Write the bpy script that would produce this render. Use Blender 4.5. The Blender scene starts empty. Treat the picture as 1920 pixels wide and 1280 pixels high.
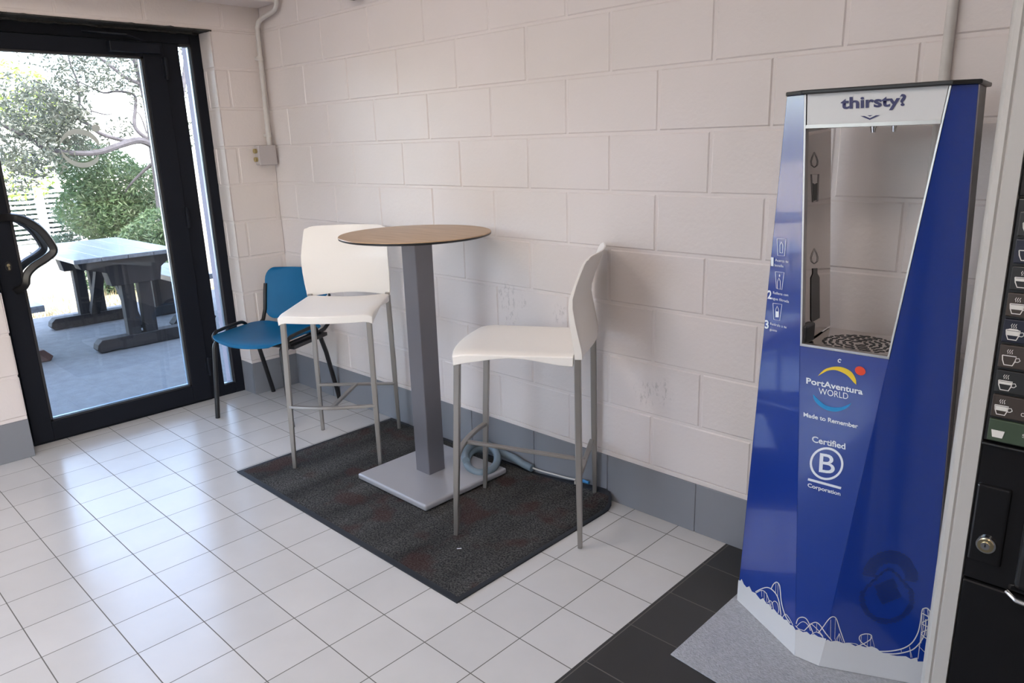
import bpy, bmesh, math, random
from mathutils import Vector, Matrix
random.seed(7)
S = bpy.context.scene
COL = S.collection

# ------------------------------------------------------------------ camera
CAMR = Matrix(((0.7210239, -0.1599961, 0.6741853),
               (0.6922829, 0.2077272, -0.6910816),
               (-0.0294763, 0.9650133, 0.2605389)))
CAMP = Vector((3.94275, -2.16278, 1.37973))
FPX = 1379.54
cam = bpy.data.objects.new('camera', bpy.data.cameras.new('camera'))
COL.objects.link(cam)
cam.matrix_world = Matrix.Translation(CAMP) @ CAMR.to_4x4()
cam.data.sensor_width = 36.0
cam.data.lens = FPX / 1920 * 36.0
cam.data.clip_start = 0.02
cam.data.clip_end = 200
S.camera = cam

# ------------------------------------------------------------------ world, sun, exposure
S.view_settings.view_transform = 'Standard'
S.view_settings.look = 'None'
S.view_settings.gamma = 1
S.view_settings.exposure = -0.70
W = bpy.data.worlds.new('World'); S.world = W; W.use_nodes = True
wn = W.node_tree.nodes; wn.clear()
wo = wn.new('ShaderNodeOutputWorld'); wb = wn.new('ShaderNodeBackground')
sky = wn.new('ShaderNodeTexSky'); sky.sky_type = 'NISHITA'; sky.sun_disc = False
sky.sun_elevation = math.radians(44); sky.sun_rotation = math.radians(95)
sky.dust_density = 3.0; sky.air_density = 1.0
mixs = wn.new('ShaderNodeMixRGB'); mixs.inputs[0].default_value = 0.55
mixs.inputs[2].default_value = (0.30, 0.33, 0.38, 1)
W.node_tree.links.new(sky.outputs[0], mixs.inputs[1])
W.node_tree.links.new(mixs.outputs[0], wb.inputs[0])
W.node_tree.links.new(wb.outputs[0], wo.inputs[0])
wb.inputs[1].default_value = 8.0

sun = bpy.data.objects.new('sun', bpy.data.lights.new('sun', 'SUN'))
COL.objects.link(sun)
sun.data.energy = 6.0; sun.data.angle = math.radians(0.6); sun.data.color = (1, 0.95, 0.86)
sun.rotation_euler = Vector((-0.70, 0.12, -0.70)).to_track_quat('-Z', 'Y').to_euler()

LAMP_FILL = 26.0       # emission of the added ceiling fill lights

# ------------------------------------------------------------------ helpers
def tag(o, label=None, cat=None, group=None, kind=None):
    if label: o['label'] = label
    if cat: o['category'] = cat
    if group: o['group'] = group
    if kind: o['kind'] = kind
    return o

def empty(name, loc=(0, 0, 0), rz=0.0):
    o = bpy.data.objects.new(name, None); COL.objects.link(o)
    o.empty_display_size = 0.1
    o.location = loc; o.rotation_euler = (0, 0, rz)
    return o

class MB:
    """collects shapes into one mesh"""
    def __init__(s): s.v = []; s.f = []; s.m = []
    def add(s, vs, fs, m=0):
        b = len(s.v); s.v += [tuple(v) for v in vs]
        for f in fs:
            s.f.append(tuple(b + i for i in f)); s.m.append(m)
    def box(s, a, b, m=0):
        x0, y0, z0 = [min(p, q) for p, q in zip(a, b)]; x1, y1, z1 = [max(p, q) for p, q in zip(a, b)]
        s.add([(x0,y0,z0),(x1,y0,z0),(x1,y1,z0),(x0,y1,z0),(x0,y0,z1),(x1,y0,z1),(x1,y1,z1),(x0,y1,z1)],
              [(0,3,2,1),(4,5,6,7),(0,1,5,4),(1,2,6,5),(2,3,7,6),(3,0,4,7)], m)
    def obox(s, mat, a, b, m=0):
        n = len(s.v); s.box(a, b, m)
        for i in range(n, len(s.v)): s.v[i] = tuple(mat @ Vector(s.v[i]))
    def tube(s, pts, r, seg=12, m=0, closed=False, rect=None, up=None):
        """sweep a circle (or a rectangle rect=(w,h)) along pts; r number or list"""
        pts = [Vector(p) for p in pts]; n = len(pts)
        rr = r if isinstance(r, (list, tuple)) else [r] * n
        rings = []; prev = None
        for i, p in enumerate(pts):
            if closed: t = pts[(i + 1) % n] - pts[i - 1]
            elif i == 0: t = pts[1] - p
            elif i == n - 1: t = p - pts[i - 1]
            else: t = (pts[i + 1] - p).normalized() + (p - pts[i - 1]).normalized()
            t = t.normalized()
            if prev is None:
                u = Vector(up) if up else (Vector((0, 0, 1)) if abs(t.z) < 0.9 else Vector((1, 0, 0)))
            else: u = prev
            u = (u - t * u.dot(t))
            if u.length < 1e-6: u = t.orthogonal()
            u.normalize(); w = t.cross(u); prev = u
            k = rr[i]
            if rect:
                cs = [(-1,-1),(1,-1),(1,1),(-1,1)]
                ring = [p + w * (c * rect[0] / 2 * k) + u * (d * rect[1] / 2 * k) for c, d in cs]
            else:
                ring = [p + (w * math.cos(a) + u * math.sin(a)) * k for a in [2 * math.pi * j / seg for j in range(seg)]]
            rings.append(ring)
        q = len(rings[0]); vs = [v for ring in rings for v in ring]; fs = []
        for i in range(n if closed else n - 1):
            j = (i + 1) % n
            for k in range(q):
                l = (k + 1) % q
                fs.append((i*q+k, i*q+l, j*q+l, j*q+k))
        if not closed:
            fs.append(tuple(reversed(range(q)))); fs.append(tuple((n-1)*q + k for k in range(q)))
        s.add(vs, fs, m)
    def prism(s, poly, d, m=0):
        """poly: 3-D points, d: extrusion vector"""
        poly = [Vector(p) for p in poly]; d = Vector(d); n = len(poly)
        s.add(poly + [p + d for p in poly],
              [tuple(reversed(range(n))), tuple(range(n, 2*n))] + [(i, (i+1) % n, n + (i+1) % n, n + i) for i in range(n)], m)
    def lathe(s, prof, c, seg=48, m=0):
        n = len(prof)
        vs = []; fs = []
        for r, z in prof:
            for k in range(seg):
                a = 2*math.pi*k/seg; vs.append((c[0] + r*math.cos(a), c[1] + r*math.sin(a), c[2] + z))
        for i in range(n-1):
            for k in range(seg):
                l = (k+1) % seg; fs.append((i*seg+k, i*seg+l, (i+1)*seg+l, (i+1)*seg+k))
        fs.append(tuple(reversed(range(seg)))); fs.append(tuple((n-1)*seg+k for k in range(seg)))
        s.add(vs, fs, m)
    def build(s, name, mats, parent=None, smooth=False, bevel=0, seg=2, angle=40, subsurf=0, fix=True):
        me = bpy.data.meshes.new(name); me.from_pydata(s.v, [], s.f); me.update()
        if not isinstance(mats, (list, tuple)): mats = [mats]
        for m in mats: me.materials.append(m)
        for p, mi in zip(me.polygons, s.m): p.material_index = mi
        if fix:
            bm = bmesh.new(); bm.from_mesh(me); bmesh.ops.recalc_face_normals(bm, faces=bm.faces); bm.to_mesh(me); bm.free()
        o = bpy.data.objects.new(name, me); COL.objects.link(o)
        if parent: o.parent = parent
        if smooth:
            for p in me.polygons: p.use_smooth = True
        if bevel:
            b = o.modifiers.new('bevel', 'BEVEL'); b.width = bevel; b.segments = seg; b.limit_method = 'ANGLE'
            b.angle_limit = math.radians(30); b.harden_normals = False
        if subsurf:
            b = o.modifiers.new('sub', 'SUBSURF'); b.levels = subsurf; b.render_levels = subsurf
        if smooth and not subsurf:
            try:
                me.set_sharp_from_angle(angle=math.radians(angle))
            except Exception: pass
        return o

def smooth_path(P, k=6):
    P = [Vector(p) for p in P]; out = []
    for i in range(len(P)-1):
        p0 = P[max(0, i-1)]; p1 = P[i]; p2 = P[i+1]; p3 = P[min(len(P)-1, i+2)]
        for j in range(k):
            t_ = j/k; out.append(.5*((2*p1) + (-p0+p2)*t_ + (2*p0-5*p1+4*p2-p3)*t_*t_ + (-p0+3*p1-3*p2+p3)*t_**3))
    out.append(P[-1]); return out
def px_ray(px, py):
    return CAMR @ Vector(((px - 960) / FPX, -(py - 640) / FPX, -1.0))
def on_plane(px, py, p0, n):
    d = px_ray(px, py); return CAMP + d * ((Vector(p0) - CAMP).dot(n) / d.dot(n))

# ------------------------------------------------------------------ materials
def mat(name, col, rough=0.5, metal=0.0, spec=0.5, coat=0.0, noise=None, bump=None, var=None, emit=None):
    """noise=(scale, amount) value variation, bump=(scale, strength, distance)"""
    m = bpy.data.materials.new(name); m.use_nodes = True
    nt = m.node_tree; b = nt.nodes['Principled BSDF']
    b.inputs['Base Color'].default_value = (*col, 1); b.inputs['Roughness'].default_value = rough
    b.inputs['Metallic'].default_value = metal; b.inputs['Specular IOR Level'].default_value = spec
    if coat: b.inputs['Coat Weight'].default_value = coat; b.inputs['Coat Roughness'].default_value = 0.05
    if noise or bump:
        tc = nt.nodes.new('ShaderNodeTexCoord')
    if noise:
        n = nt.nodes.new('ShaderNodeTexNoise'); n.inputs['Scale'].default_value = noise[0]; n.inputs['Detail'].default_value = 5
        nt.links.new(tc.outputs['Object'], n.inputs['Vector'])
        r = nt.nodes.new('ShaderNodeMapRange'); r.inputs['To Min'].default_value = 1 - noise[1]; r.inputs['To Max'].default_value = 1 + noise[1]
        r.inputs['From Min'].default_value = 0.25; r.inputs['From Max'].default_value = 0.75
        nt.links.new(n.outputs['Fac'], r.inputs['Value'])
        mx = nt.nodes.new('ShaderNodeVectorMath'); mx.operation = 'SCALE'
        mx.inputs[0].default_value = col; nt.links.new(r.outputs[0], mx.inputs['Scale'])
        nt.links.new(mx.outputs[0], b.inputs['Base Color'])
    if bump:
        n = nt.nodes.new('ShaderNodeTexNoise'); n.inputs['Scale'].default_value = bump[0]; n.inputs['Detail'].default_value = 4
        nt.links.new(tc.outputs['Object'], n.inputs['Vector'])
        bp = nt.nodes.new('ShaderNodeBump'); bp.inputs['Strength'].default_value = bump[1]; bp.inputs['Distance'].default_value = bump[2]
        nt.links.new(n.outputs['Fac'], bp.inputs['Height']); nt.links.new(bp.outputs[0], b.inputs['Normal'])
    if emit:
        b.inputs['Emission Color'].default_value = (*emit[0], 1); b.inputs['Emission Strength'].default_value = emit[1]
    return m

def tile_mat(name, x0, y0, tw, th, col, grout, rough, gw=0.0016, var=0.03, noise=(6, 0.03), spec=0.5, bump=0.3):
    m = bpy.data.materials.new(name); m.use_nodes = True
    nt = m.node_tree; N = nt.nodes; L = nt.links; b = N['Principled BSDF']
    tc = N.new('ShaderNodeTexCoord'); mp = N.new('ShaderNodeMapping'); mp.vector_type = 'POINT'
    mp.inputs['Location'].default_value = (-x0, -y0, 0)
    L.new(tc.outputs['Object'], mp.inputs['Vector'])
    br = N.new('ShaderNodeTexBrick'); br.offset = 0.0; br.squash = 1.0; br.offset_frequency = 2
    br.inputs['Scale'].default_value = 1.0; br.inputs['Brick Width'].default_value = tw; br.inputs['Row Height'].default_value = th
    br.inputs['Mortar Size'].default_value = gw; br.inputs['Mortar Smooth'].default_value = 0.1; br.inputs['Bias'].default_value = 0
    br.inputs['Color1'].default_value = (*[c*(1-var) for c in col], 1); br.inputs['Color2'].default_value = (*[c*(1+var) for c in col], 1)
    br.inputs['Mortar'].default_value = (*grout, 1)
    L.new(mp.outputs[0], br.inputs['Vector'])
    n = N.new('ShaderNodeTexNoise'); n.inputs['Scale'].default_value = noise[0]; n.inputs['Detail'].default_value = 4
    L.new(tc.outputs['Object'], n.inputs['Vector'])
    r = N.new('ShaderNodeMapRange'); r.inputs['From Min'].default_value = .3; r.inputs['From Max'].default_value = .7
    r.inputs['To Min'].default_value = 1-noise[1]; r.inputs['To Max'].default_value = 1+noise[1]
    L.new(n.outputs['Fac'], r.inputs['Value'])
    vm = N.new('ShaderNodeVectorMath'); vm.operation = 'SCALE'; L.new(br.outputs['Color'], vm.inputs[0]); L.new(r.outputs[0], vm.inputs['Scale'])
    L.new(vm.outputs[0], b.inputs['Base Color'])
    rr = N.new('ShaderNodeMapRange'); rr.inputs['To Min'].default_value = rough; rr.inputs['To Max'].default_value = 0.8
    L.new(br.outputs['Fac'], rr.inputs['Value']); L.new(rr.outputs[0], b.inputs['Roughness'])
    iv = N.new('ShaderNodeMath'); iv.operation = 'SUBTRACT'; iv.inputs[0].default_value = 1; L.new(br.outputs['Fac'], iv.inputs[1])
    ns = N.new('ShaderNodeTexNoise'); ns.inputs['Scale'].default_value = 3.0; L.new(tc.outputs['Object'], ns.inputs['Vector'])
    ad = N.new('ShaderNodeMath'); ad.operation = 'MULTIPLY_ADD'; ad.inputs[1].default_value = 0.6; L.new(ns.outputs['Fac'], ad.inputs[0]); L.new(iv.outputs[0], ad.inputs[2])
    bp = N.new('ShaderNodeBump'); bp.inputs['Strength'].default_value = bump; bp.inputs['Distance'].default_value = 0.001
    L.new(ad.outputs[0], bp.inputs['Height']); L.new(bp.outputs[0], b.inputs['Normal'])
    b.inputs['Specular IOR Level'].default_value = spec
    return m

def wood_mat(name, c1, c2, axis=0, scale=6, rough=0.6, stretch=12, coat=0):
    m = bpy.data.materials.new(name); m.use_nodes = True
    nt = m.node_tree; N = nt.nodes; L = nt.links; b = N['Principled BSDF']
    tc = N.new('ShaderNodeTexCoord'); mp = N.new('ShaderNodeMapping')
    sc = [stretch]*3; sc[axis] = 1
    mp.inputs['Scale'].default_value = sc; L.new(tc.outputs['Object'], mp.inputs['Vector'])
    n = N.new('ShaderNodeTexNoise'); n.inputs['Scale'].default_value = scale; n.inputs['Detail'].default_value = 6; n.inputs['Distortion'].default_value = 0.6
    L.new(mp.outputs[0], n.inputs['Vector'])
    cr = N.new('ShaderNodeValToRGB'); cr.color_ramp.elements[0].position = .3; cr.color_ramp.elements[1].position = .7
    cr.color_ramp.elements[0].color = (*c1, 1); cr.color_ramp.elements[1].color = (*c2, 1)
    L.new(n.outputs['Fac'], cr.inputs[0]); L.new(cr.outputs[0], b.inputs['Base Color'])
    b.inputs['Roughness'].default_value = rough
    if coat: b.inputs['Coat Weight'].default_value = coat
    return m

def glass_mat(name, tint=(1, 1, 1), extra=0.04, rough=0.0):
    m = bpy.data.materials.new(name); m.use_nodes = True
    N = m.node_tree.nodes; L = m.node_tree.links; N.clear()
    o = N.new('ShaderNodeOutputMaterial'); t = N.new('ShaderNodeBsdfTransparent'); g = N.new('ShaderNodeBsdfGlossy')
    g.inputs['Roughness'].default_value = rough; t.inputs['Color'].default_value = (*tint, 1)
    f = N.new('ShaderNodeFresnel'); f.inputs['IOR'].default_value = 1.5
    mx = N.new('ShaderNodeMixShader'); L.new(f.outputs[0], mx.inputs[0]); L.new(t.outputs[0], mx.inputs[1]); L.new(g.outputs[0], mx.inputs[2])
    L.new(mx.outputs[0], o.inputs[0]); return m

SCUFFS = [(1.81, .755, .075), (1.835, .665, .05), (1.90, .745, .035), (2.108, .72, .05), (2.505, .482, .06), (2.575, .50, .06)]
def wall_mat():
    m = bpy.data.materials.new('painted_block'); m.use_nodes = True
    N = m.node_tree.nodes; L = m.node_tree.links; b = N['Principled BSDF']
    b.inputs['Roughness'].default_value = 0.42
    tc = N.new('ShaderNodeTexCoord')
    n1 = N.new('ShaderNodeTexNoise'); n1.inputs['Scale'].default_value = 1.3; n1.inputs['Detail'].default_value = 3
    L.new(tc.outputs['Object'], n1.inputs['Vector'])
    cr = N.new('ShaderNodeValToRGB'); cr.color_ramp.elements[0].position = .35; cr.color_ramp.elements[1].position = .65
    cr.color_ramp.elements[0].color = (0.70, 0.635, 0.605, 1); cr.color_ramp.elements[1].color = (0.745, 0.675, 0.66, 1)
    L.new(n1.outputs['Fac'], cr.inputs[0])
    # scuffs: small dark stains low on the wall
    n2 = N.new('ShaderNodeTexNoise'); n2.inputs['Scale'].default_value = 22; n2.inputs['Detail'].default_value = 8; n2.inputs['Roughness'].default_value = .75
    L.new(tc.outputs['Object'], n2.inputs['Vector'])
    r2 = N.new('ShaderNodeMapRange'); r2.inputs['From Min'].default_value = .66; r2.inputs['From Max'].default_value = .74; r2.clamp = True
    L.new(n2.outputs['Fac'], r2.inputs['Value'])
    n3 = N.new('ShaderNodeTexNoise'); n3.inputs['Scale'].default_value = 2.1
    L.new(tc.outputs['Object'], n3.inputs['Vector'])
    r3 = N.new('ShaderNodeMapRange'); r3.inputs['From Min'].default_value = .55; r3.inputs['From Max'].default_value = .68
    L.new(n3.outputs['Fac'], r3.inputs['Value'])
    mm = N.new('ShaderNodeMath'); mm.operation = 'MULTIPLY'; L.new(r2.outputs[0], mm.inputs[0]); L.new(r3.outputs[0], mm.inputs[1])
    # shoe and chair scuffs at their places on the back wall
    n5 = N.new('ShaderNodeTexNoise'); n5.inputs['Scale'].default_value = 38; n5.inputs['Detail'].default_value = 6; n5.inputs['Roughness'].default_value = .7
    mp5 = N.new('ShaderNodeMapping'); mp5.inputs['Scale'].default_value = (1.6, 1, .7)
    L.new(tc.outputs['Object'], mp5.inputs['Vector']); L.new(mp5.outputs[0], n5.inputs['Vector'])
    r5 = N.new('ShaderNodeMapRange'); r5.inputs['From Min'].default_value = .52; r5.inputs['From Max'].default_value = .60
    L.new(n5.outputs['Fac'], r5.inputs['Value'])
    tot = None
    for (sx, sz, sr) in SCUFFS:
        vd = N.new('ShaderNodeVectorMath'); vd.operation = 'DISTANCE'; vd.inputs[1].default_value = (sx, 0, sz); L.new(tc.outputs['Object'], vd.inputs[0])
        rr_ = N.new('ShaderNodeMapRange'); rr_.inputs['From Min'].default_value = sr; rr_.inputs['From Max'].default_value = sr*.5; L.new(vd.outputs['Value'], rr_.inputs['Value'])
        if tot is None: tot = rr_.outputs[0]
        else:
            mxm = N.new('ShaderNodeMath'); mxm.operation = 'MAXIMUM'; L.new(tot, mxm.inputs[0]); L.new(rr_.outputs[0], mxm.inputs[1]); tot = mxm.outputs[0]
    m5 = N.new('ShaderNodeMath'); m5.operation = 'MULTIPLY'; L.new(tot, m5.inputs[0]); L.new(r5.outputs[0], m5.inputs[1])
    m6 = N.new('ShaderNodeMath'); m6.operation = 'MAXIMUM'; L.new(m5.outputs[0], m6.inputs[0]); L.new(mm.outputs[0], m6.inputs[1])
    mk = N.new('ShaderNodeMath'); mk.operation = 'MULTIPLY'; mk.inputs[1].default_value = .42; L.new(m6.outputs[0], mk.inputs[0])
    mx = N.new('ShaderNodeMixRGB'); mx.inputs[2].default_value = (.30, .27, .26, 1)
    L.new(mk.outputs[0], mx.inputs[0]); L.new(cr.outputs[0], mx.inputs[1]); L.new(mx.outputs[0], b.inputs['Base Color'])
    nb = N.new('ShaderNodeTexNoise'); nb.inputs['Scale'].default_value = 70; nb.inputs['Detail'].default_value = 4
    L.new(tc.outputs['Object'], nb.inputs['Vector'])
    nc = N.new('ShaderNodeTexNoise'); nc.inputs['Scale'].default_value = 9; nc.inputs['Detail'].default_value = 3
    L.new(tc.outputs['Object'], nc.inputs['Vector'])
    ad = N.new('ShaderNodeMath'); ad.operation = 'MULTIPLY_ADD'; ad.inputs[1].default_value = 2.0
    L.new(nc.outputs['Fac'], ad.inputs[0]); L.new(nb.outputs['Fac'], ad.inputs[2])
    bp = N.new('ShaderNodeBump'); bp.inputs['Strength'].default_value = .55; bp.inputs['Distance'].default_value = .002
    L.new(ad.outputs[0], bp.inputs['Height']); L.new(bp.outputs[0], b.inputs['Normal'])
    return m

M = {}
M['wall'] = wall_mat()
M['base_grey'] = mat('grey_base_paint', (0.215, 0.22, 0.245), 0.38, noise=(3, .06), bump=(40, .2, .001))
M['ceiling'] = mat('ceiling_paint', (0.75, 0.74, 0.72), 0.9)
M['tile_white'] = tile_mat('white_floor_tiles', 2.8578, -0.0835, 0.1932, 0.1938, (0.61, 0.60, 0.595), (0.14, 0.13, 0.12), 0.21, noise=(5, .035), spec=.4)
M['tile_dark'] = tile_mat('dark_floor_tiles', 2.867, -0.169, 0.42, 0.2133, (0.028, 0.028, 0.029), (0.13, 0.12, 0.11), 0.42, gw=.0018, var=.08)
M['outer'] = mat('exterior_render', (0.26, 0.235, 0.27), 0.9, bump=(30, .3, .003))
M['frame'] = mat('anthracite_aluminium', (0.010, 0.012, 0.018), 0.5, 0.0, spec=.14)
M['black'] = mat('black_plastic', (0.012, 0.012, 0.013), 0.35)
M['blackgloss'] = mat('black_gloss_panel', (0.009, 0.009, 0.010), 0.10, bump=(4, .04, .002))
M['rubber'] = mat('rubber', (0.02, 0.02, 0.024), 0.6)
M['sealant'] = mat('dark_sealant', (0.02, 0.02, 0.018), 0.6, bump=(40, .8, .01))
M['glass'] = glass_mat('clear_glass')
M['bead'] = mat('pale_glazing_bead', (0.30, 0.42, 0.55), 0.25, .3)
M['frost'] = mat('frosted_vinyl', (0.55, 0.6, 0.58), 0.6)
M['brass'] = mat('brass', (0.62, 0.5, 0.28), 0.25, 1.0)
M['chrome'] = mat('chrome', (0.8, 0.8, 0.8), 0.12, 1.0)
M['white_plastic'] = mat('white_plastic', (0.90, 0.85, 0.80), 0.33, bump=(120, .04, .001))
M['steel_leg'] = mat('satin_steel', (0.33, 0.31, 0.29), 0.36, 0.75)
M['grey_coat'] = mat('grey_powder_coat', (0.165, 0.16, 0.18), 0.30, 0.35)
M['grey_base'] = mat('grey_powder_coat_base', (0.42, 0.42, 0.45), 0.28, 0.3)
M['table_wood'] = wood_mat('oak_laminate', (0.40, 0.25, 0.135), (0.52, 0.35, 0.205), axis=0, scale=5, rough=.4, stretch=8)
M['blue_plastic'] = mat('blue_plastic', (0.003, 0.115, 0.265), 0.45, spec=.22, noise=(7, .10), bump=(200, .05, .001))
M['black_metal'] = mat('black_metal', (0.012, 0.012, 0.014), 0.35, 0.2)
M['mat_edge'] = mat('mat_rubber_border', (0.012, 0.015, 0.022), 0.55)
M['hose'] = mat('grey_blue_hose', (0.17, 0.22, 0.26), 0.4)
M['cable'] = mat('white_cable', (0.6, 0.58, 0.55), 0.5)
M['bluetip'] = mat('blue_plug', (0.05, 0.25, 0.55), 0.4)
M['conduit'] = mat('painted_conduit', (0.60, 0.565, 0.54), 0.45, noise=(20, .06))
M['grommet'] = mat('yellowed_grommet', (0.35, 0.27, 0.12), 0.6)
M['box_grey'] = mat('junction_box_plastic', (0.46, 0.42, 0.42), 0.5)
M['disp_blue'] = mat('dispenser_blue', (0.005, 0.034, 0.27), 0.22, coat=.7, spec=.5, bump=(18, .03, .002))
M['disp_white'] = mat('dispenser_white', (0.68, 0.68, 0.69), 0.35)
M['decal_white'] = mat('white_print', (0.80, 0.84, 0.92), 0.4)
M['navy'] = mat('navy_print', (0.02, 0.02, 0.11), 0.4)
M['yellow'] = mat('yellow_print', (0.85, 0.60, 0.02), 0.4)
M['red'] = mat('red_print', (0.80, 0.06, 0.015), 0.4)
M['cyan'] = mat('cyan_print', (0.01, 0.27, 0.62), 0.4)
M['alu'] = mat('aluminium_profile', (0.40, 0.39, 0.38), 0.3, 0.9)
M['mirror_steel'] = mat('polished_steel', (0.62, 0.59, 0.57), 0.09, 1.0)
M['dark_side'] = mat('dark_grey_sheet', (0.05, 0.052, 0.055), 0.4, .3)
M['mach_body'] = mat('machine_grey_paint', (0.50, 0.48, 0.46), 0.32)
M['lbl'] = [mat('button_label_' + k, c, 0.35) for k, c in
            [('black', (0.02, 0.02, 0.02)), ('brown', (0.05, 0.037, 0.03)), ('navy', (0.012, 0.014, 0.03)), ('green', (0.05, 0.075, 0.045))]]
M['print'] = mat('pale_print', (0.75, 0.72, 0.68), 0.5)
M['grey_carpet'] = mat('grey_carpet', (0.42, 0.435, 0.47), 0.95, noise=(120, .18), bump=(180, 1.0, .004))
M['concrete'] = mat('patio_concrete', (0.088, 0.097, 0.104), 0.9, noise=(14, .2), bump=(60, .7, .004))
M['dry'] = mat('dry_ground', (0.50, 0.44, 0.32), 1.0, noise=(5, .3), bump=(20, 1, .03))
M['picnic'] = wood_mat('dark_stained_wood', (0.007, 0.0075, 0.0085), (0.018, 0.018, 0.020), axis=2, scale=5, rough=.75)
M['picnic_top'] = wood_mat('weathered_top', (0.10, 0.115, 0.13), (0.16, 0.18, 0.20), axis=0, scale=4, rough=.35)
M['bench_red'] = wood_mat('reddish_wood', (0.05, 0.025, 0.02), (0.09, 0.045, 0.035), axis=2, scale=5)
M['bark'] = mat('grey_bark', (0.045, 0.045, 0.052), 0.9, noise=(12, .3), bump=(30, 1, .01))
def leaf_mat(name, c):
    m = mat(name, c, 0.5, noise=(3, .45)); b = m.node_tree.nodes['Principled BSDF']
    b.inputs['Transmission Weight'].default_value = 0.0
    N = m.node_tree.nodes; L = m.node_tree.links
    tr = N.new('ShaderNodeBsdfTranslucent'); tr.inputs['Color'].default_value = (*[min(1, k*1.5) for k in c], 1)
    mx = N.new('ShaderNodeMixShader'); mx.inputs[0].default_value = .35
    L.new(b.outputs[0], mx.inputs[1]); L.new(tr.outputs[0], mx.inputs[2]); L.new(mx.outputs[0], N['Material Output'].inputs[0])
    return m
M['leaf_olive'] = leaf_mat('leaves_olive', (0.06, 0.072, 0.055))
M['leaf_green'] = leaf_mat('leaves_green', (0.055, 0.095, 0.042))
M['leaf_yel'] = leaf_mat('leaves_yellow_green', (0.16, 0.22, 0.04))
M['leaf_dark'] = leaf_mat('leaves_dark', (0.045, 0.075, 0.05))
M['straw'] = leaf_mat('dry_grass', (0.32, 0.27, 0.15))
M['fence_white'] = mat('white_slats', (0.75, 0.78, 0.82), 0.6)
M['lamp'] = mat('lamp_diffuser', (0.9, 0.9, 0.9), 0.5, emit=((1.0, 0.90, 0.82), LAMP_FILL))

def carpet_mat():
    m = bpy.data.materials.new('charcoal_mat_pile'); m.use_nodes = True
    N = m.node_tree.nodes; L = m.node_tree.links; b = N['Principled BSDF']
    b.inputs['Roughness'].default_value = .95; b.inputs['Specular IOR Level'].default_value = .15
    tc = N.new('ShaderNodeTexCoord')
    n = N.new('ShaderNodeTexNoise'); n.inputs['Scale'].default_value = 160; n.inputs['Detail'].default_value = 5; L.new(tc.outputs['Object'], n.inputs['Vector'])
    cr = N.new('ShaderNodeValToRGB'); cr.color_ramp.elements[0].position = .35; cr.color_ramp.elements[1].position = .7
    cr.color_ramp.elements[0].color = (.018, .019, .020, 1); cr.color_ramp.elements[1].color = (.105, .102, .098, 1)
    L.new(n.outputs['Fac'], cr.inputs[0])
    # worn bands across the mat
    mp = N.new('ShaderNodeMapping'); mp.inputs['Scale'].default_value = (7, 1.5, 1); L.new(tc.outputs['Object'], mp.inputs['Vector'])
    n4 = N.new('ShaderNodeTexNoise'); n4.inputs['Scale'].default_value = 1.0; L.new(mp.outputs[0], n4.inputs['Vector'])
    r4 = N.new('ShaderNodeMapRange'); r4.inputs['From Min'].default_value = .3; r4.inputs['From Max'].default_value = .7
    r4.inputs['To Min'].default_value = .6; r4.inputs['To Max'].default_value = 1.4; L.new(n4.outputs['Fac'], r4.inputs['Value'])
    vm = N.new('ShaderNodeVectorMath'); vm.operation = 'SCALE'; L.new(cr.outputs[0], vm.inputs[0]); L.new(r4.outputs[0], vm.inputs['Scale'])
    n2 = N.new('ShaderNodeTexNoise'); n2.inputs['Scale'].default_value = 5.5; n2.inputs['Detail'].default_value = 3; L.new(tc.outputs['Object'], n2.inputs['Vector'])
    r2 = N.new('ShaderNodeMapRange'); r2.inputs['From Min'].default_value = .54; r2.inputs['From Max'].default_value = .64; r2.inputs['To Max'].default_value = .5
    L.new(n2.outputs['Fac'], r2.inputs['Value'])
    mx = N.new('ShaderNodeMixRGB'); mx.inputs[2].default_value = (.06, .022, .018, 1)
    L.new(r2.outputs[0], mx.inputs[0]); L.new(vm.outputs[0], mx.inputs[1]); L.new(mx.outputs[0], b.inputs['Base Color'])
    bp = N.new('ShaderNodeBump'); bp.inputs['Strength'].default_value = 1; bp.inputs['Distance'].default_value = .004
    L.new(n.outputs['Fac'], bp.inputs['Height']); L.new(bp.outputs[0], b.inputs['Normal'])
    return m
M['pile'] = carpet_mat()

# ------------------------------------------------------------------ room shell
XR, YF, ZC = 5.9, -5.6, 2.75       # right wall, front wall, ceiling height
UB, HB = 2.147, 0.195              # phase and half length of the blocks

def struct(name, mb, m, **k):
    o = mb.build(name, m, **k); o['kind'] = 'structure'; return o

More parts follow.
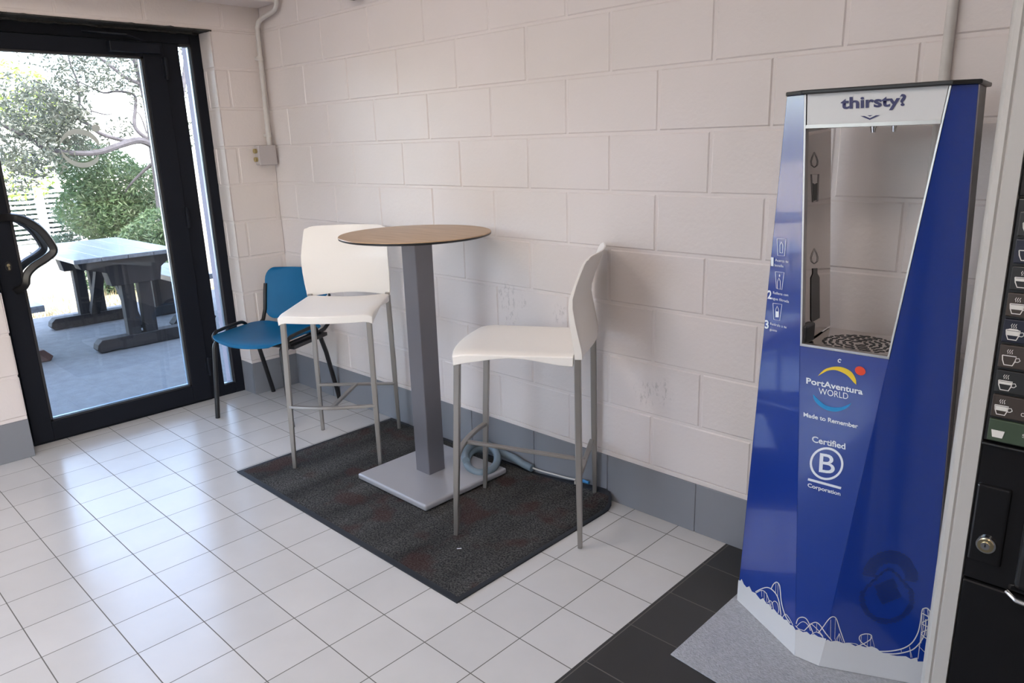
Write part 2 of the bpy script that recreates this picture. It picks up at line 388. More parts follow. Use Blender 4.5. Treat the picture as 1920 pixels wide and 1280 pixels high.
def blocks(mb, P, N, rects, phase, z_off=0.0, seed=1):
    """raised, chamfered block faces in rects (u0,u1,z0,z1); P(u,z) gives the wall point, N its normal"""
    rnd = random.Random(seed); N = Vector(N); g = 0.0048; ch = 0.0042
    for (a, b, z0, z1) in rects:
        k = math.floor((z0 + 1e-6) / 0.2)
        while k * 0.2 < z1 - 1e-6:
            lo, hi = max(z0, k * 0.2), min(z1, (k + 1) * 0.2)
            ph = phase + (0 if k % 2 == 1 else HB)
            j = math.floor((a - ph) / (2 * HB)) - 1
            while ph + j * 2 * HB < b:
                u0, u1 = ph + j * 2 * HB, ph + (j + 1) * 2 * HB
                j += 1
                dr = rnd.uniform(-.0015, .0015)
                c0 = max(a, u0 + dr); c1 = min(b, u1 + rnd.uniform(-.0012, .0012))
                if c1 - c0 < 0.02: continue
                e0 = g if c0 > a else -0.0005; e1 = g if c1 < b else -0.0005
                f0 = g if lo > z0 or abs(lo / .2 - round(lo / .2)) < 1e-3 else 0
                f1 = g if abs(hi / .2 - round(hi / .2)) < 1e-3 else 0
                d = rnd.uniform(.0025, .0042)
                A = (c0 + e0, c1 - e1, lo + f0, hi - f1)
                ie0, ie1 = (ch if e0 > 0 else 0), (ch if e1 > 0 else 0)
                B = (A[0] + ie0, A[1] - ie1, A[2] + ch, A[3] - ch)
                o = [P(A[0], A[2]), P(A[1], A[2]), P(A[1], A[3]), P(A[0], A[3])]
                i = [P(B[0], B[2]) + N * d, P(B[1], B[2]) + N * d, P(B[1], B[3]) + N * d, P(B[0], B[3]) + N * d]
                mb.add(o + i, [(4, 5, 6, 7), (0, 1, 5, 4), (1, 2, 6, 5), (2, 3, 7, 6), (3, 0, 4, 7)])
            k += 1
D = 0.0035   # mortar plane sits this far behind the nominal wall face
mb = MB(); mb.box((-0.30, D, -0.02), (XR + .2, 0.25, ZC + .05))
blocks(mb, lambda u, z: Vector((u, D, z)), (0, -1, 0), [(0.0, XR, 0.2, ZC)], UB)
struct('wall_back', mb, M['wall'], fix=False)

ZD = 1.985; Y1, Y2 = -0.28, -1.425      # door opening
WY1, WY2, WZ1, WZ2 = -2.5, -5.0, 0.25, 2.35   # glazed opening further along the left wall
mb = MB()
mb.box((-0.30, Y1 - D, -0.02), (-D, 0.0, ZC)); mb.box((-0.30, YF, ZD + D), (-D, Y1 - D, ZC))
mb.box((-0.30, Y2 + D, -0.02), (-D, WY1, ZD + D)); mb.box((-0.30, WY1, -0.02), (-D, WY2, WZ1))
mb.box((-0.30, WY2, -0.02), (-D, YF, ZD + D))
mb2 = MB(); blocks(mb, lambda u, z: Vector((-D, u, z)), (1, 0, 0),
       [(Y1, 0, 0.2, ZD), (WY1, 0, ZD, ZC), (WY1, Y2, 0.2, ZD)], -0.02, seed=2)
blocks(mb, lambda u, z: Vector((u, Y1 - D, z)), (0, -1, 0), [(-0.127, 0, 0.2, ZD)], 0.1, seed=3)
blocks(mb, lambda u, z: Vector((u, Y2 + D, z)), (0, 1, 0), [(-0.127, 0, 0.2, ZD)], 0.1, seed=4)
# the upper band of the left wall is open where the window stands
struct('wall_left', mb, M['wall'], fix=False)
mb = MB(); mb.box((XR, YF, -.02), (XR + .2, D, .5)); mb.box((XR, YF, 2.45), (XR + .2, D, ZC))
mb.box((XR, YF, .5), (XR + .2, -4.3, 2.45)); mb.box((XR, -2.8, .5), (XR + .2, D, 2.45)); struct('wall_right', mb, M['wall'])
mb = MB()
mb.box((-.3, YF - .2, -.02), (XR + .2, YF, .25)); mb.box((-.3, YF - .2, 2.45), (XR + .2, YF, ZC))
mb.box((-.3, YF - .2, .25), (0.3, YF, 2.45)); mb.box((2.4, YF - .2, .25), (XR + .2, YF, 2.45))
struct('wall_front', mb, M['wall'])
mb = MB(); mb.box((-.75, YF - .5, ZC), (XR + 2.6, .3, ZC + .22)); struct('ceiling', mb, M['ceiling'])  # slab extended past the right wall as an unseen overhang blocking direct sun
mb = MB(); mb.box((-.30, YF, -.12), (XR, D, 0.0), 0)
mb.box((2.858, YF, -.01), (XR, D, 0.0006), 1)
o = struct('floor', mb, [M['tile_white'], M['tile_dark']])

# soffit beam along the left wall, close under the ceiling
mb = MB(); mb.box((0.0, YF, 2.115), (0.21, 0.0, ZC)); struct('trim_1', mb, M['wall'], bevel=.012)

# baseboards: the lowest course painted grey, with a white mortar ledge above
def base_tiles(name, P, N, a, b, phase, ends=()):
    m_ = MB(); N = Vector(N)
    j = math.floor((a - phase) / (2*HB)) - 1
    while phase + j*2*HB < b:
        u0 = max(a, phase + j*2*HB + .0022); u1 = min(b, phase + (j+1)*2*HB - .0022); u1 = b if b - u1 < .004 else u1; u0 = a if u0 - a < .004 else u0; j += 1
        if u1 - u0 < .01: continue
        poly = [P(u0, 0.0), P(u1, 0.0), P(u1, .188), P(u0, .188)]
        m_.prism([p - N*.006 for p in poly], N * .012, 0)
    poly = [P(a, 0.0), P(b, 0.0), P(b, .186), P(a, .186)]
    m_.prism([p - N*.006 for p in poly], N*.0085, 0)
    poly = [P(a, .187), P(b, .187), P(b, .2045), P(a, .2045)]
    m_.prism([p - N*.006 for p in poly], N*.0075, 1)
    return struct(name, m_, [M['base_grey'], M['wall']], bevel=.002, seg=2)
base_tiles('baseboard_back', lambda u, z: Vector((u, 0, z)), (0, -1, 0), .0055, XR, UB + HB)
base_tiles('baseboard_left', lambda u, z: Vector((0, u, z)), (1, 0, 0), Y1 - .006, 0, -.3)
base_tiles('baseboard_left', lambda u, z: Vector((u, Y1, z)), (0, -1, 0), -.128, -.004, 1.0)
base_tiles('baseboard_left', lambda u, z: Vector((0, u, z)), (1, 0, 0), YF, Y2 + .006, -1.0)
base_tiles('baseboard_left', lambda u, z: Vector((u, Y2, z)), (0, 1, 0), -.128, -.004, 1.0)

# ------------------------------------------------------------------ glazed entrance door with sidelight
XF = -0.13
def frame_rects(mb, rects, x0, x1, m=0):
    for (a, b, z0, z1) in rects: mb.box((x0, a, z0), (x1, b, z1), m)
mb = MB()
frame_rects(mb, [(-1.42, -1.392, 0, ZD), (-.338, -.284, 0, ZD), (-.488, -.405, 0, 1.926), (-1.392, -.338, 1.926, ZD), (-.405, -.338, 0, .062)], XF - .06, XF)
mb.box((XF - .06, -1.392, 0), (XF + .004, -.488, .008))
door = struct('door_1', mb, M['frame'], bevel=.003)
tag(door, 'anthracite aluminium door frame with narrow sidelight, opening to the patio')
mb = MB()   # leaf
L0, L1 = -1.390, -.490
frame_rects(mb, [(L0, -1.302, .012, 1.923), (-.592, L1, .012, 1.923), (-1.302, -.592, 1.853, 1.923), (-1.302, -.592, .012, .106)], XF - .05, XF + .012)
leaf = mb.build('door_leaf', M['frame'], door, bevel=.003)
mb = MB()
for (a, b, z0, z1) in [(-1.302, -.592, .106, 1.853)]:
    for r in [(a, a+.012, z0, z1), (b-.012, b, z0, z1), (a, b, z1-.010, z1), (a, b, z0, z0+.010)]:
        mb.box((XF - .032, r[0], r[2]), (XF + .006, r[1], r[3]))
mb.build('gasket', M['rubber'], leaf)
mb = MB()
for r in [(-.606, -.604+.0035, .116, 1.843), (-1.292, -.602, .116, .1185)]:
    mb.box((XF - .03, r[0], r[2]), (XF - .012, r[1], r[3]))
mb.build('glazing_bead', M['bead'], leaf)
mb = MB(); mb.box((XF - .022, -1.295, .112), (XF - .016, -.599, 1.847)); gl = mb.build('glass_pane', M['glass'], leaf)
mb = MB(); mb.box((XF - .034, -.409, .058), (XF - .028, -.334, 1.93)); mb.build('sidelight_glass', M['glass'], door)
mb = MB()
mb.box((XF - .03, -.352, .07), (XF - .012, -.3475, 1.92)); mb.box((XF - .03, -.400, .066), (XF - .012, -.345, .069))
mb.build('sidelight_bead', M['bead'], door)
mb = MB()
mb.box((XF - .04, -.3445, .066), (XF + .004, -.338, 1.922)); mb.box((XF - .04, -.4, 1.914), (XF + .004, -.338, 1.926))
mb.build('sidelight_gasket', M['rubber'], door)
# frosted emblem on the glass: upper crescent, lower crescent and disc
def crescent(cy, cz, R0, R1, a0, a1, off, x, n=24):
    o = [(cy + R0*math.cos(a), cz + R0*math.sin(a)) for a in [a0+(a1-a0)*i/n for i in range(n+1)]]
    i_ = [(cy + off[0] + R1*math.cos(a), cz + off[1] + R1*math.sin(a)) for a in [a0+(a1-a0)*i/n for i in range(n+1)]]
    vs = [(x, *p) for p in o] + [(x, *p) for p in i_]
    fs = [(k, k+1, n+2+k, n+1+k) for k in range(n)]
    return vs, fs
mb = MB()
P0 = on_plane(152, 278, (XF - .0155, 0, 0), Vector((1, 0, 0))); 
for a0, a1, off in [(.35, 2.9, (-.006, -.026)), (3.4, 5.6, (0, .024))]:
    vs, fs = crescent(P0.y, P0.z, .092, .092, a0, a1, off, XF - .0150); mb.add(vs, fs)
n = 20; cy, cz = P0.y + .082, P0.z + .095
mb.add([(XF - .015, cy + .02*math.cos(2*math.pi*k/n), cz + .017*math.sin(2*math.pi*k/n)) for k in range(n)], [tuple(range(n))])
mb.build('frosted_emblem', M['frost'], leaf, fix=False)
# hinges
for z in (1.80, 1.04, .20):
    mb = MB(); mb.tube([(XF + .018, -.487, z - .055), (XF + .018, -.487, z + .055)], .009, 12); mb.box((XF+.0, -.505, z-.05), (XF + .014, -.47, z+.05))
    mb.build('hinge', M['frame'], leaf, bevel=.001)
# bow handle inside and outside
def bow(x0, x1, name, m_):
    pts = [(-1.335, 1.115), (-1.30, 1.118), (-1.25, 1.098), (-1.20, 1.05), (-1.168, .985), (-1.163, .945), (-1.20, .915), (-1.255, .885), (-1.29, .85), (-1.305, .80), (-1.335, .775)]
    q = [(p.x, p.y) for p in smooth_path([(a, b, 0) for a, b in pts], 4)]
    m2 = MB(); n = len(q)
    P = [Vector((x0 + (x1 - x0) * min(1, min(i, n-1-i) / 5.0), y, z)) for i, (y, z) in enumerate(q)]
    m2.tube(P, 1.0, rect=(.034, .028), up=(1, 0, 0))
    return m2.build(name, m_, leaf, smooth=True, bevel=.008, seg=3, angle=60)
bow(XF + .005, XF + .065, 'door_handle', M['black'])
bow(XF - .045, XF - .105, 'outer_door_handle', M['black'])
mb = MB(); mb.prism([(XF + .012, -1.345 + .013*math.cos(a), .893 + .022*math.sin(a)) for a in [2*math.pi*k/20 for k in range(20)]], (.004, 0, 0))
lk = mb.build('lock_plate', M['black'], leaf)
mb = MB(); mb.prism([(XF + .016, -1.345 + .007*math.cos(a), .898 + .008*math.sin(a)) for a in [2*math.pi*k/16 for k in range(16)]], (.003, 0, 0))
mb.box((XF + .016, -1.349, .876), (XF + .019, -1.341, .893)); mb.build('lock_cylinder', M['brass'], lk)
# closer
mb = MB(); mb.box((XF + .012, -.76, 1.865), (XF + .06, -.52, 1.915)); cl = mb.build('door_closer', M['frame'], leaf, bevel=.005)
mb = MB(); mb.tube([(XF + .04, -.58, 1.92), (XF + .12, -.70, 1.935), (XF + .02, -.86, 1.95)], .008, 8, rect=(2.2, .8)); 
mb.build('closer_arm', M['frame'], cl)
# black sealant line around the opening head
mb = MB()
rnd = random.Random(5); pts = []
y = -1.42
while y < -.285:
    pts.append((-.112 + rnd.uniform(-.01, .01), y, ZD - .006 + rnd.uniform(-.003, .002))); y += .03
mb.tube(pts, [rnd.uniform(.9, 1.5) for _ in pts], rect=(.03, .010), up=(0, 0, 1))
y = -1.42; pts = []
while y < -.27:
    pts.append((-.02 + rnd.uniform(-.004, .004), y, ZD - .001 + rnd.uniform(-.002, .002))); y += .03
mb.tube(pts, [rnd.uniform(.6, 1.1) for _ in pts], rect=(.06, .008), up=(0, 0, 1))
mb.build('sealant_strip', M['sealant'], door)
mb = MB(); mb.box((-.30, -1.42, ZD - .003), (-.0, -.284, ZD + .004)); mb.build('head_lining', M['sealant'], door)
# exterior jambs of the opening (rendered)
mb = MB(); mb.box((-.37, -.284, -.02), (-.192, -.20, 2.1)); mb.box((-.37, -1.5, -.02), (-.192, -1.42, 2.1)); struct('trim_2', mb, M['outer'])

# unseen windows of the rest of the room, sized for the daylight they admit
def window(name, axis, a, b, z0, z1, pos, nm):
    mb = MB(); t = .05
    def bx(u0, u1, w0, w1, d0, d1, m_=mb):
        if axis == 'x': m_.box((pos + d0, u0, w0), (pos + d1, u1, w1))
        else: m_.box((u0, pos + d0, w0), (u1, pos + d1, w1))
    for k in range(nm + 1):
        c = a + (b - a) * k / nm; c = min(max(c, a + t/2), b - t/2); bx(c - t/2, c + t/2, z0, z1, 0, .05)
    bx(a, b, z0, z0 + t, 0, .05); bx(a, b, z1 - t, z1, 0, .05)
    o = struct(name, mb, M['frame'])
    g = MB(); bx(a + .02, b - .02, z0 + .02, z1 - .02, .022, .028, g); g.build('glass_pane', M['glass'], o)
window('window_1', 'x', WY2, WY1, WZ1, ZD + D, -.2, 3)
window('window_2', 'y', .3, 2.4, .25, 2.45, YF - .12, 3)  # front window added out of view to bring in more daylight
window('window_3', 'x', -4.3, -2.8, .5, 2.45, XR + .08, 2)
# unseen ceiling lights, added to brighten the room
for i, (x, y) in enumerate([(1.6, -1.9), (3.4, -2.2), (1.6, -4.2), (4.4, -4.2)]):
    t = empty('ceiling_light', (x, y, ZC))
    tag(t, ['square white ceiling light nearest the entrance door', 'square white ceiling light above the vending machine aisle',
            'square white ceiling light near the front window', 'square white ceiling light in the far right corner of the room'][i], 'ceiling light', 'ceiling lights of the room')
    mb = MB(); mb.box((-.32, -.32, -.05), (.32, .32, 0)); mb.build('lamp_housing', M['disp_white'], t, bevel=.004)
    mb = MB(); mb.box((-.29, -.29, -.056), (.29, .29, -.0501)); mb.build('lamp_diffuser', M['lamp'], t)

# ------------------------------------------------------------------ bar stools
def make_stool(label):
    t = empty('bar_stool'); tag(t, label, 'stool', 'white and steel bar stools')
    # seat: dished top, rounded drop along the sides, down-turned rim
    n, m_ = 24, 20; us = [-1, -.965] + [-.93 + 1.86*i/(n-4) for i in range(n-3)] + [.965, 1]
    vs = [0, .03] + [.07 + .86*i/(m_-4) for i in range(m_-3)] + [.97, 1]
    top, bot = [], []
    for v in vs:
        for u in us:
            hw = .205 - .008 * v                      # v=0 front, 1 back
            fy = .204 - .414*v + .026*(1-v)*(1 - u*u)  # front edge bows out
            if v > .9: fy += .012*(u*u)*(v-.9)/.1*0
            x = u*hw; a = abs(u)
            z = .703 - .012*(1-u*u)*(.15 + .85*v) - .012*max(0, (a-.82)/.18)**2 * (1 - .35*v)
            z -= .009*max(0, (.12 - v)/.12)**1.6
            edge = min((1-a)*hw, v*.43, (1-v)*.43)
            rim = .010 + (.012 + .011*math.cos(2*math.pi*v))*(1 if edge < .009 else 0)
            top.append((x, fy, z)); bot.append((x*.995, fy*.995, z - rim))
    q = len(us); mb = MB(); N_ = len(top); fs = []
    for j in range(len(vs)-1):
        for i in range(q-1):
            a = j*q+i; fs.append((a, a+1, a+1+q, a+q)); fs.append((N_+a, N_+a+q, N_+a+1+q, N_+a+1))
    for i in range(q-1):
        fs.append((i, N_+i, N_+i+1, i+1)); a = (len(vs)-1)*q + i; fs.append((a, a+1, N_+a+1, N_+a))
    for j in range(len(vs)-1):
        a = j*q; fs.append((a, a+q, N_+a+q, N_+a)); a = j*q+q-1; fs.append((a, N_+a, N_+a+q, a+q))
    mb.add(top + bot, fs); mb.build('seat', M['white_plastic'], t, smooth=True, bevel=.003, seg=2, angle=50)
    # backrest shell
    prof = [(.688, -.224), (.72, -.221), (.76, -.214), (.81, -.206), (.86, -.201), (.89, -.203), (.93, -.216), (.97, -.231), (1.0, -.243), (1.017, -.251), (1.023, -.254)]
    wid = [.200, .202, .205, .207, .207, .206, .203, .199, .196, .193, .190]
    thk = [.026, .026, .024, .020, .015, .012, .009, .008, .008, .008, .006]
    nu = 22; F, Bk = [], []
    for (z, y), w, th in zip(prof, wid, thk):
        for i in range(nu + 1):
            u = -1 + 2*i/nu; a = abs(u)
            dip = .030*(1-u*u)
            zz = z + (.016*(1-u*u) if z < .70 else 0) + (.002*(1-u*u) - (.012*a**14 if z > 1.02 else .004*a**14) if z > 1.01 else 0) + (.010*(1-u*u) if .70 < z < .73 else 0)
            tt = .007 + (th - .007)*(max(0, (a - .86)/.14))
            F.append((u*w, y - dip + tt*.35, zz)); Bk.append((u*w*.995, y - dip - tt*.65, zz))
    q = nu + 1; mb = MB(); N_ = len(F); fs = []; rows = len(prof)
    for j in range(rows-1):
        for i in range(q-1):
            a = j*q+i; fs.append((a, a+1, a+1+q, a+q)); fs.append((N_+a, N_+a+q, N_+a+1+q, N_+a+1))
    for i in range(q-1):
        fs.append((i, N_+i, N_+i+1, i+1)); a = (rows-1)*q + i; fs.append((a, a+1, N_+a+1, N_+a))
    for j in range(rows-1):
        a = j*q; fs.append((a, a+q, N_+a+q, N_+a)); a = j*q+q-1; fs.append((a, N_+a, N_+a+q, a+q))
    mb.add(F + Bk, fs); mb.build('backrest', M['white_plastic'], t, smooth=True, bevel=.002, seg=2, angle=50)
    # legs: square tube tapering to the foot
    def leg(x0, y0, x1, y1, zt, bend=None):
        m2 = MB(); P = [(x0, y0, .0), (x0 + (x1-x0)*.45, y0 + (y1-y0)*.45, zt*.45), (x1, y1, zt)]; r = [.72, 1, 1]
        if bend: P.append(bend); r.append(.9)
        m2.tube(P, r, rect=(.022, .022), up=(1, 0, 0)); return m2.build('leg', M['steel_leg'], t, bevel=.003)
    for s in (-1, 1):
        leg(s*.193, .228, s*.186, .192, .672)
        leg(s*.195, -.228, s*.188, -.222, .705)
    mb = MB(); P = [(s*.189, .214 + .026*(1 - (s)**2), .288) for s in [-1 + 2*i/12 for i in range(13)]]
    mb.tube(P, 1, rect=(.020, .012), up=(0, 0, 1)); mb.build('footrest', M['steel_leg'], t, bevel=.002)
    mb = MB(); P = [(s*.191, -.217, .245) for s in (-1, 1)]
    mb.tube(P, 1, rect=(.018, .012), up=(0, 0, 1)); mb.build('stretcher', M['steel_leg'], t, bevel=.002)
    mb = MB(); mb.tube([(0, .238, .286), (0, -.217, .247)], 1, rect=(.018, .012), up=(0, 0, 1)); mb.build('stretcher', M['steel_leg'], t, bevel=.002)
    return t
def copy_tree(o, parent=None):
    c = o.copy(); COL.objects.link(c); c.parent = parent
    for ch in [k for k in bpy.data.objects if k.parent == o]: copy_tree(ch, c)
    return c
stool = make_stool('white plastic bar stool left of the round table, in front of the blue chair')
fw = Vector((.67, -.742)); stool.location = (1.103, -.378, .002); stool.rotation_euler.z = math.atan2(fw.y, fw.x) - math.pi/2
st2 = copy_tree(stool); tag(st2, 'white plastic bar stool seen from the side, at the right of the round table')
fw = Vector((-.866, -.5)); st2.location = (2.197, -.311, .003); st2.rotation_euler.z = math.atan2(fw.y, fw.x) - math.pi/2

# ------------------------------------------------------------------ round high table
t = empty('high_table', (1.645, -.334, .0055)); tag(t, 'round wood-topped high table on a square grey pedestal, between the two bar stools', 'table')
mb = MB(); mb.lathe([(.290, 0), (.2985, .003), (.2995, .0095)], (0, 0, 1.030), 72, 1); mb.lathe([(.2995, .0095), (.298, .0125), (.294, .0128)], (0, 0, 1.030), 72, 0)
mb.build('tabletop', [M['table_wood'], M['black']], t, smooth=True, angle=30)
mb = MB(); mb.box((-.2, -.03, 1.020), (.2, .03, 1.030)); mb.box((-.03, -.2, 1.020), (.03, .2, 1.030)); mb.build('top_bracket', M['grey_coat'], t)
mb = MB(); mb.box((-.046, -.040, .028), (.042, .048, 1.022)); mb.build('post', M['grey_coat'], t, bevel=.004, seg=3)
mb = MB(); mb.box((-.211, -.228, .004), (.241, .224, .030)); mb.build('base_plate', M['grey_base'], t, bevel=.009, seg=4)
mb = MB(); mb.box((-.20, -.216, .0), (.23, .212, .006)); mb.build('foot_pad', M['rubber'], t)

# ------------------------------------------------------------------ blue chair
def blue_chair():
    t = empty('visitor_chair', (.333, -.310, 0)); tag(t, 'blue plastic chair with black tube frame in the corner behind the left stool', 'chair')
    fw = Vector((.40, -.916)); t.rotation_euler.z = math.atan2(fw.y, fw.x) - math.pi/2
    # seat shell: width .46, rounded, waterfall front
    def shell(fn, nu, nv, th, name):
        F, Bk = [], []
        for j in range(nv+1):
            for i in range(nu+1):
                p, nrm = fn(-1 + 2*i/nu, j/nv); F.append(p); Bk.append(p - nrm*th)
        q = nu+1; N_ = len(F); fs = []
        for j in range(nv):
            for i in range(nu):
                a = j*q+i; fs.append((a, a+1, a+1+q, a+q)); fs.append((N_+a, N_+a+q, N_+a+1+q, N_+a+1))
        for i in range(nu):
            fs.append((i, N_+i, N_+i+1, i+1)); a = nv*q+i; fs.append((a, a+1, N_+a+1, N_+a))
        for j in range(nv):
            a = j*q; fs.append((a, a+q, N_+a+q, N_+a)); a = j*q+nu; fs.append((a, N_+a, N_+a+q, a+q))
        m2 = MB(); m2.add(F+Bk, fs); return m2.build(name, M['blue_plastic'], t, smooth=True, bevel=.002, angle=50)
    def sup(u, v, hw, y0, y1, e=4.0):
        # squircle outline
        L_ = abs(y1 - y0); d_ = min(v, 1-v)*L_; r = e
        ins = r - math.sqrt(max(0, r*r - (r-d_)**2)) if d_ < r else 0
        return u*(hw - ins), y0 + (y1-y0)*v
    vv = lambda v: .5 - .5*math.cos(math.pi*v)
    def seat(u, v):
        x, y = sup(u, vv(v), .232, .250, -.175, .085)
        if v < .3: y -= .03*(u*u)*(1 - v/.3)
        z = .444 - .016*(1-u*u)*math.sin(math.pi*min(1, v*1.1)) - .030*max(0, (.30-v)/.30)**2 + .006*u*u
        return Vector((x, y, z)), Vector((0, 0, 1))
    shell(seat, 20, 20, .006, 'seat')
    def back(u, v):
        x, s = sup(u, vv(v), .222, 0, .285, .07); s /= .285
        z = .452 + .285*s; y = -.222 - .055*s - .03*(1-u*u)
        return Vector((x, y, z)), Vector((0, -1, .2)).normalized()*-1
    shell(back, 20, 18, .006, 'backrest')
    # frame: oval tubes
    fr = M['black_metal']
    def tb(P, name, r=.011, par=t, seg=12):
        m2 = MB(); m2.tube(P, r, seg); return m2.build(name, fr, par, smooth=True, angle=60)
    for s in (-1, 1):
        tb([(s*.240, .222, 0), (s*.212, .205, .385), (s*.210, .200, .405), (s*.208, .185, .418)], 'leg', [.0125, .0125, .012, .011])
        tb([(s*.228, -.232, 0), (s*.226, -.150, .30), (s*.226, -.100, .42)], 'leg', .0125)
        tb([(s*.210, .19, .418), (s*.212, -.12, .420)], 'side_rail')
        tb([(s*.218, -.10, .418), (s*.218, -.165, .425), (s*.218, -.205, .445), (s*.218, -.232, .50), (s*.218, -.250, .60), (s*.218, -.262, .645)], 'back_upright')
        # link loop beside the seat
        tb(smooth_path([(s*.222, .170, .40), (s*.232, .180, .436), (s*.234, .160, .458), (s*.234, .12, .464), (s*.234, -.02, .468), (s*.234, -.06, .460), (s*.230, -.08, .44), (s*.222, -.085, .42)], 4), 'arm_loop', .0095)
        m2 = MB(); m2.box((s*.215, -.145, .395), (s*.25, .15, .415)); m2.build('side_plate', fr, t, bevel=.003)
    tb([(-.238, .17, .418), (.238, .17, .418)], 'cross_rail'); tb([(-.226, -.10, .418), (.226, -.10, .418)], 'cross_rail')
    return t
blue_chair()

# ------------------------------------------------------------------ charcoal doormat under the table
mb = MB(); X0, X1, YA, YB = .945, 2.405, -.868, -.014
nx, ny = 60, 36; xs = [X0, X0+.018] + [X0+.018 + (X1-X0-.036)*i/(nx-3) for i in range(1, nx-3)] + [X1-.018, X1]
ys = [YA, YA+.022] + [YA+.022 + (YB-YA-.04)*i/(ny-3) for i in range(1, ny-3)] + [YB-.018, YB]
def mz(x, y):
    k = max(0, min(1, (x - 1.95)/.42)); k = k*k*(3-2*k)
    e = max(0, (y + .11)/.096); e = min(1, e)
    r = max(0, (x - 2.36)/.045)
    return .0052 + k*e*e*.040 - .006*k*e*r
top = []; 
for y in ys:
    for x in xs:
        yy = y + (0.004 if y > -.06 and x > 2.0 else 0); xx = x
        if y > -.09 and x > 2.3:                      # rounded curling corner
            k = (y + .09)/.076; xx = x - .045*k*k*(x-2.3)/.105
        top.append((xx, yy, mz(x, y)))
q = len(xs); fs = []; ms = []
for j in range(len(ys)-1):
    for i in range(q-1):
        a = j*q+i; fs.append((a, a+1, a+q+1, a+q))
        ms.append(1 if (i < 1 or i >= q-2 or j < 1 or j >= len(ys)-2) else 0)
N_ = len(top); bt = [(x, y, max(.0003, z - .0050)) for x, y, z in top]
mb.v = top + bt; mb.f = list(fs); mb.m = list(ms)
for f in fs: mb.f.append(tuple(N_+k for k in reversed(f))); mb.m.append(1)
R = len(ys)-1
for i in range(q-1): mb.f += [(i, N_+i, N_+i+1, i+1), (R*q+i, R*q+i+1, N_+R*q+i+1, N_+R*q+i)]; mb.m += [1, 1]
for j in range(R): mb.f += [(j*q, (j+1)*q, N_+(j+1)*q, N_+j*q), (j*q+q-1, N_+j*q+q-1, N_+(j+1)*q+q-1, (j+1)*q+q-1)]; mb.m += [1, 1]
o = mb.build('doormat', [M['pile'], M['mat_edge']]); tag(o, 'charcoal carpet mat with black rubber border under the round table', 'mat')
mb = MB(); mb.obox(Matrix.Translation((2.178, -.652, .0062)) @ Matrix.Rotation(.9, 4, 'Z'), (-.008, -.0015, 0), (.008, .0015, .0012))
o = mb.build('paper_scrap', M['decal_white']); tag(o, 'tiny white paper scrap lying on the charcoal mat', 'litter')

# hose coil
Pb = on_plane(903, 893, (0, 0, .024), Vector((0, 0, 1))); Pt = on_plane(903, 841, (0, -.048, 0), Vector((0, 1, 0)))
hn = Vector((.721, .692, 0)).cross(Pt - Pb).normalized()
if hn.dot(CAMP - Pb) < 0: hn = -hn
P = []
for i in range(40):
    a = math.radians(560 - 12.05*i); k = i/39
    rx, ry = 30.5 - 2*k, 26.5 - 2*k
    P.append(on_plane(903 + 1.5*k + rx*math.cos(a), 867 - ry*math.sin(a), Pb, hn) + hn*(.004 + .030*(1 - k)))
tail = [P[-1] + (P[-1] - P[-2])*1.6, Vector((1.835, -.030, .046)), Vector((1.90, -.026, .030)), Vector((1.955, -.024, .024))]
mb = MB(); mb.tube(P + smooth_path([P[-1]] + tail, 5)[1:], .0165, 12)
t = mb.build('flexible_hose', M['hose'], smooth=True); tag(t, 'grey-blue flexible hose coiled on the mat against the baseboard', 'hose')
mb = MB(); mb.tube(smooth_path([(1.955, -.020, .024), (2.0, -.016, .022), (2.08, -.018, .030), (2.16, -.020, .038), (2.235, -.020, .050)]), .0035, 8)
t = mb.build('cable', M['cable'], smooth=True); tag(t, 'thin pale cable lying along the baseboard behind the right stool', 'cable')
mb = MB(); mb.tube([(2.228, -.022, .051), (2.262, -.022, .052)], .0065, 10); mb.build('plug', M['bluetip'], t, smooth=True)

# ------------------------------------------------------------------ conduits, junction box
mb = MB()
P = smooth_path([(.030, -.040, 1.395), (.030, -.034, 1.95), (.036, -.034, 2.02), (.075, -.030, 2.052), (.20, -.030, 2.072), (.235, -.030, 2.09), (.250, -.030, 2.13), (.250, -.030, 2.30), (.250, -.030, ZC)], 8)
mb.tube(P, .0125, 14)
t = mb.build('conduit', M['conduit'], smooth=True); tag(t, 'painted cable conduit running down the corner from the soffit to the junction box', 'conduit')
for z in (1.46, 1.86):
    mb = MB(); mb.tube([(.030, -.036, z-.012), (.030, -.036, z+.012)], .0165, 14); mb.box((.0, -.05, z-.008), (.03, -.022, z+.008)); mb.build('clamp', M['conduit'], t, smooth=True, angle=30)
t = empty('junction_box', (.0, -.065, 1.302)); tag(t, 'square grey junction box in the wall corner at the end of the conduit', 'junction box')
mb = MB(); mb.box((.0005, -.052, 0), (.045, .050, .103)); mb.build('box_body', M['box_grey'], t, bevel=.006, seg=3)
mb = MB(); mb.box((.045, -.054, -.002), (.055, .052, .105)); mb.build('lid', M['box_grey'], t, bevel=.004)
for z in (.03, .075):
    mb = MB(); mb.tube([(.022, -.051, z), (.022, -.066, z)], .013, 14); mb.build('grommet', M['grommet'], t, smooth=True, angle=30)
mb = MB(); mb.tube([(3.378, -.014, .30), (3.378, -.014, ZC)], .0125, 14); o = mb.build('conduit', M['conduit'], smooth=True)
tag(o, 'straight vertical painted conduit on the back wall behind the blue water dispenser', 'conduit')
t = empty('wall_sensor', (.935, 0, 2.03)); tag(t, 'small grey wall box with dark underside at the top edge of the picture', 'sensor')
mb = MB(); mb.box((-.055, -.07, .010), (.055, -.0, .12)); mb.build('sensor_housing', M['box_grey'], t, bevel=.008)
mb = MB(); mb.box((-.045, -.062, .0), (.045, -.004, .012)); mb.build('sensor_lens', M['black'], t, bevel=.004)

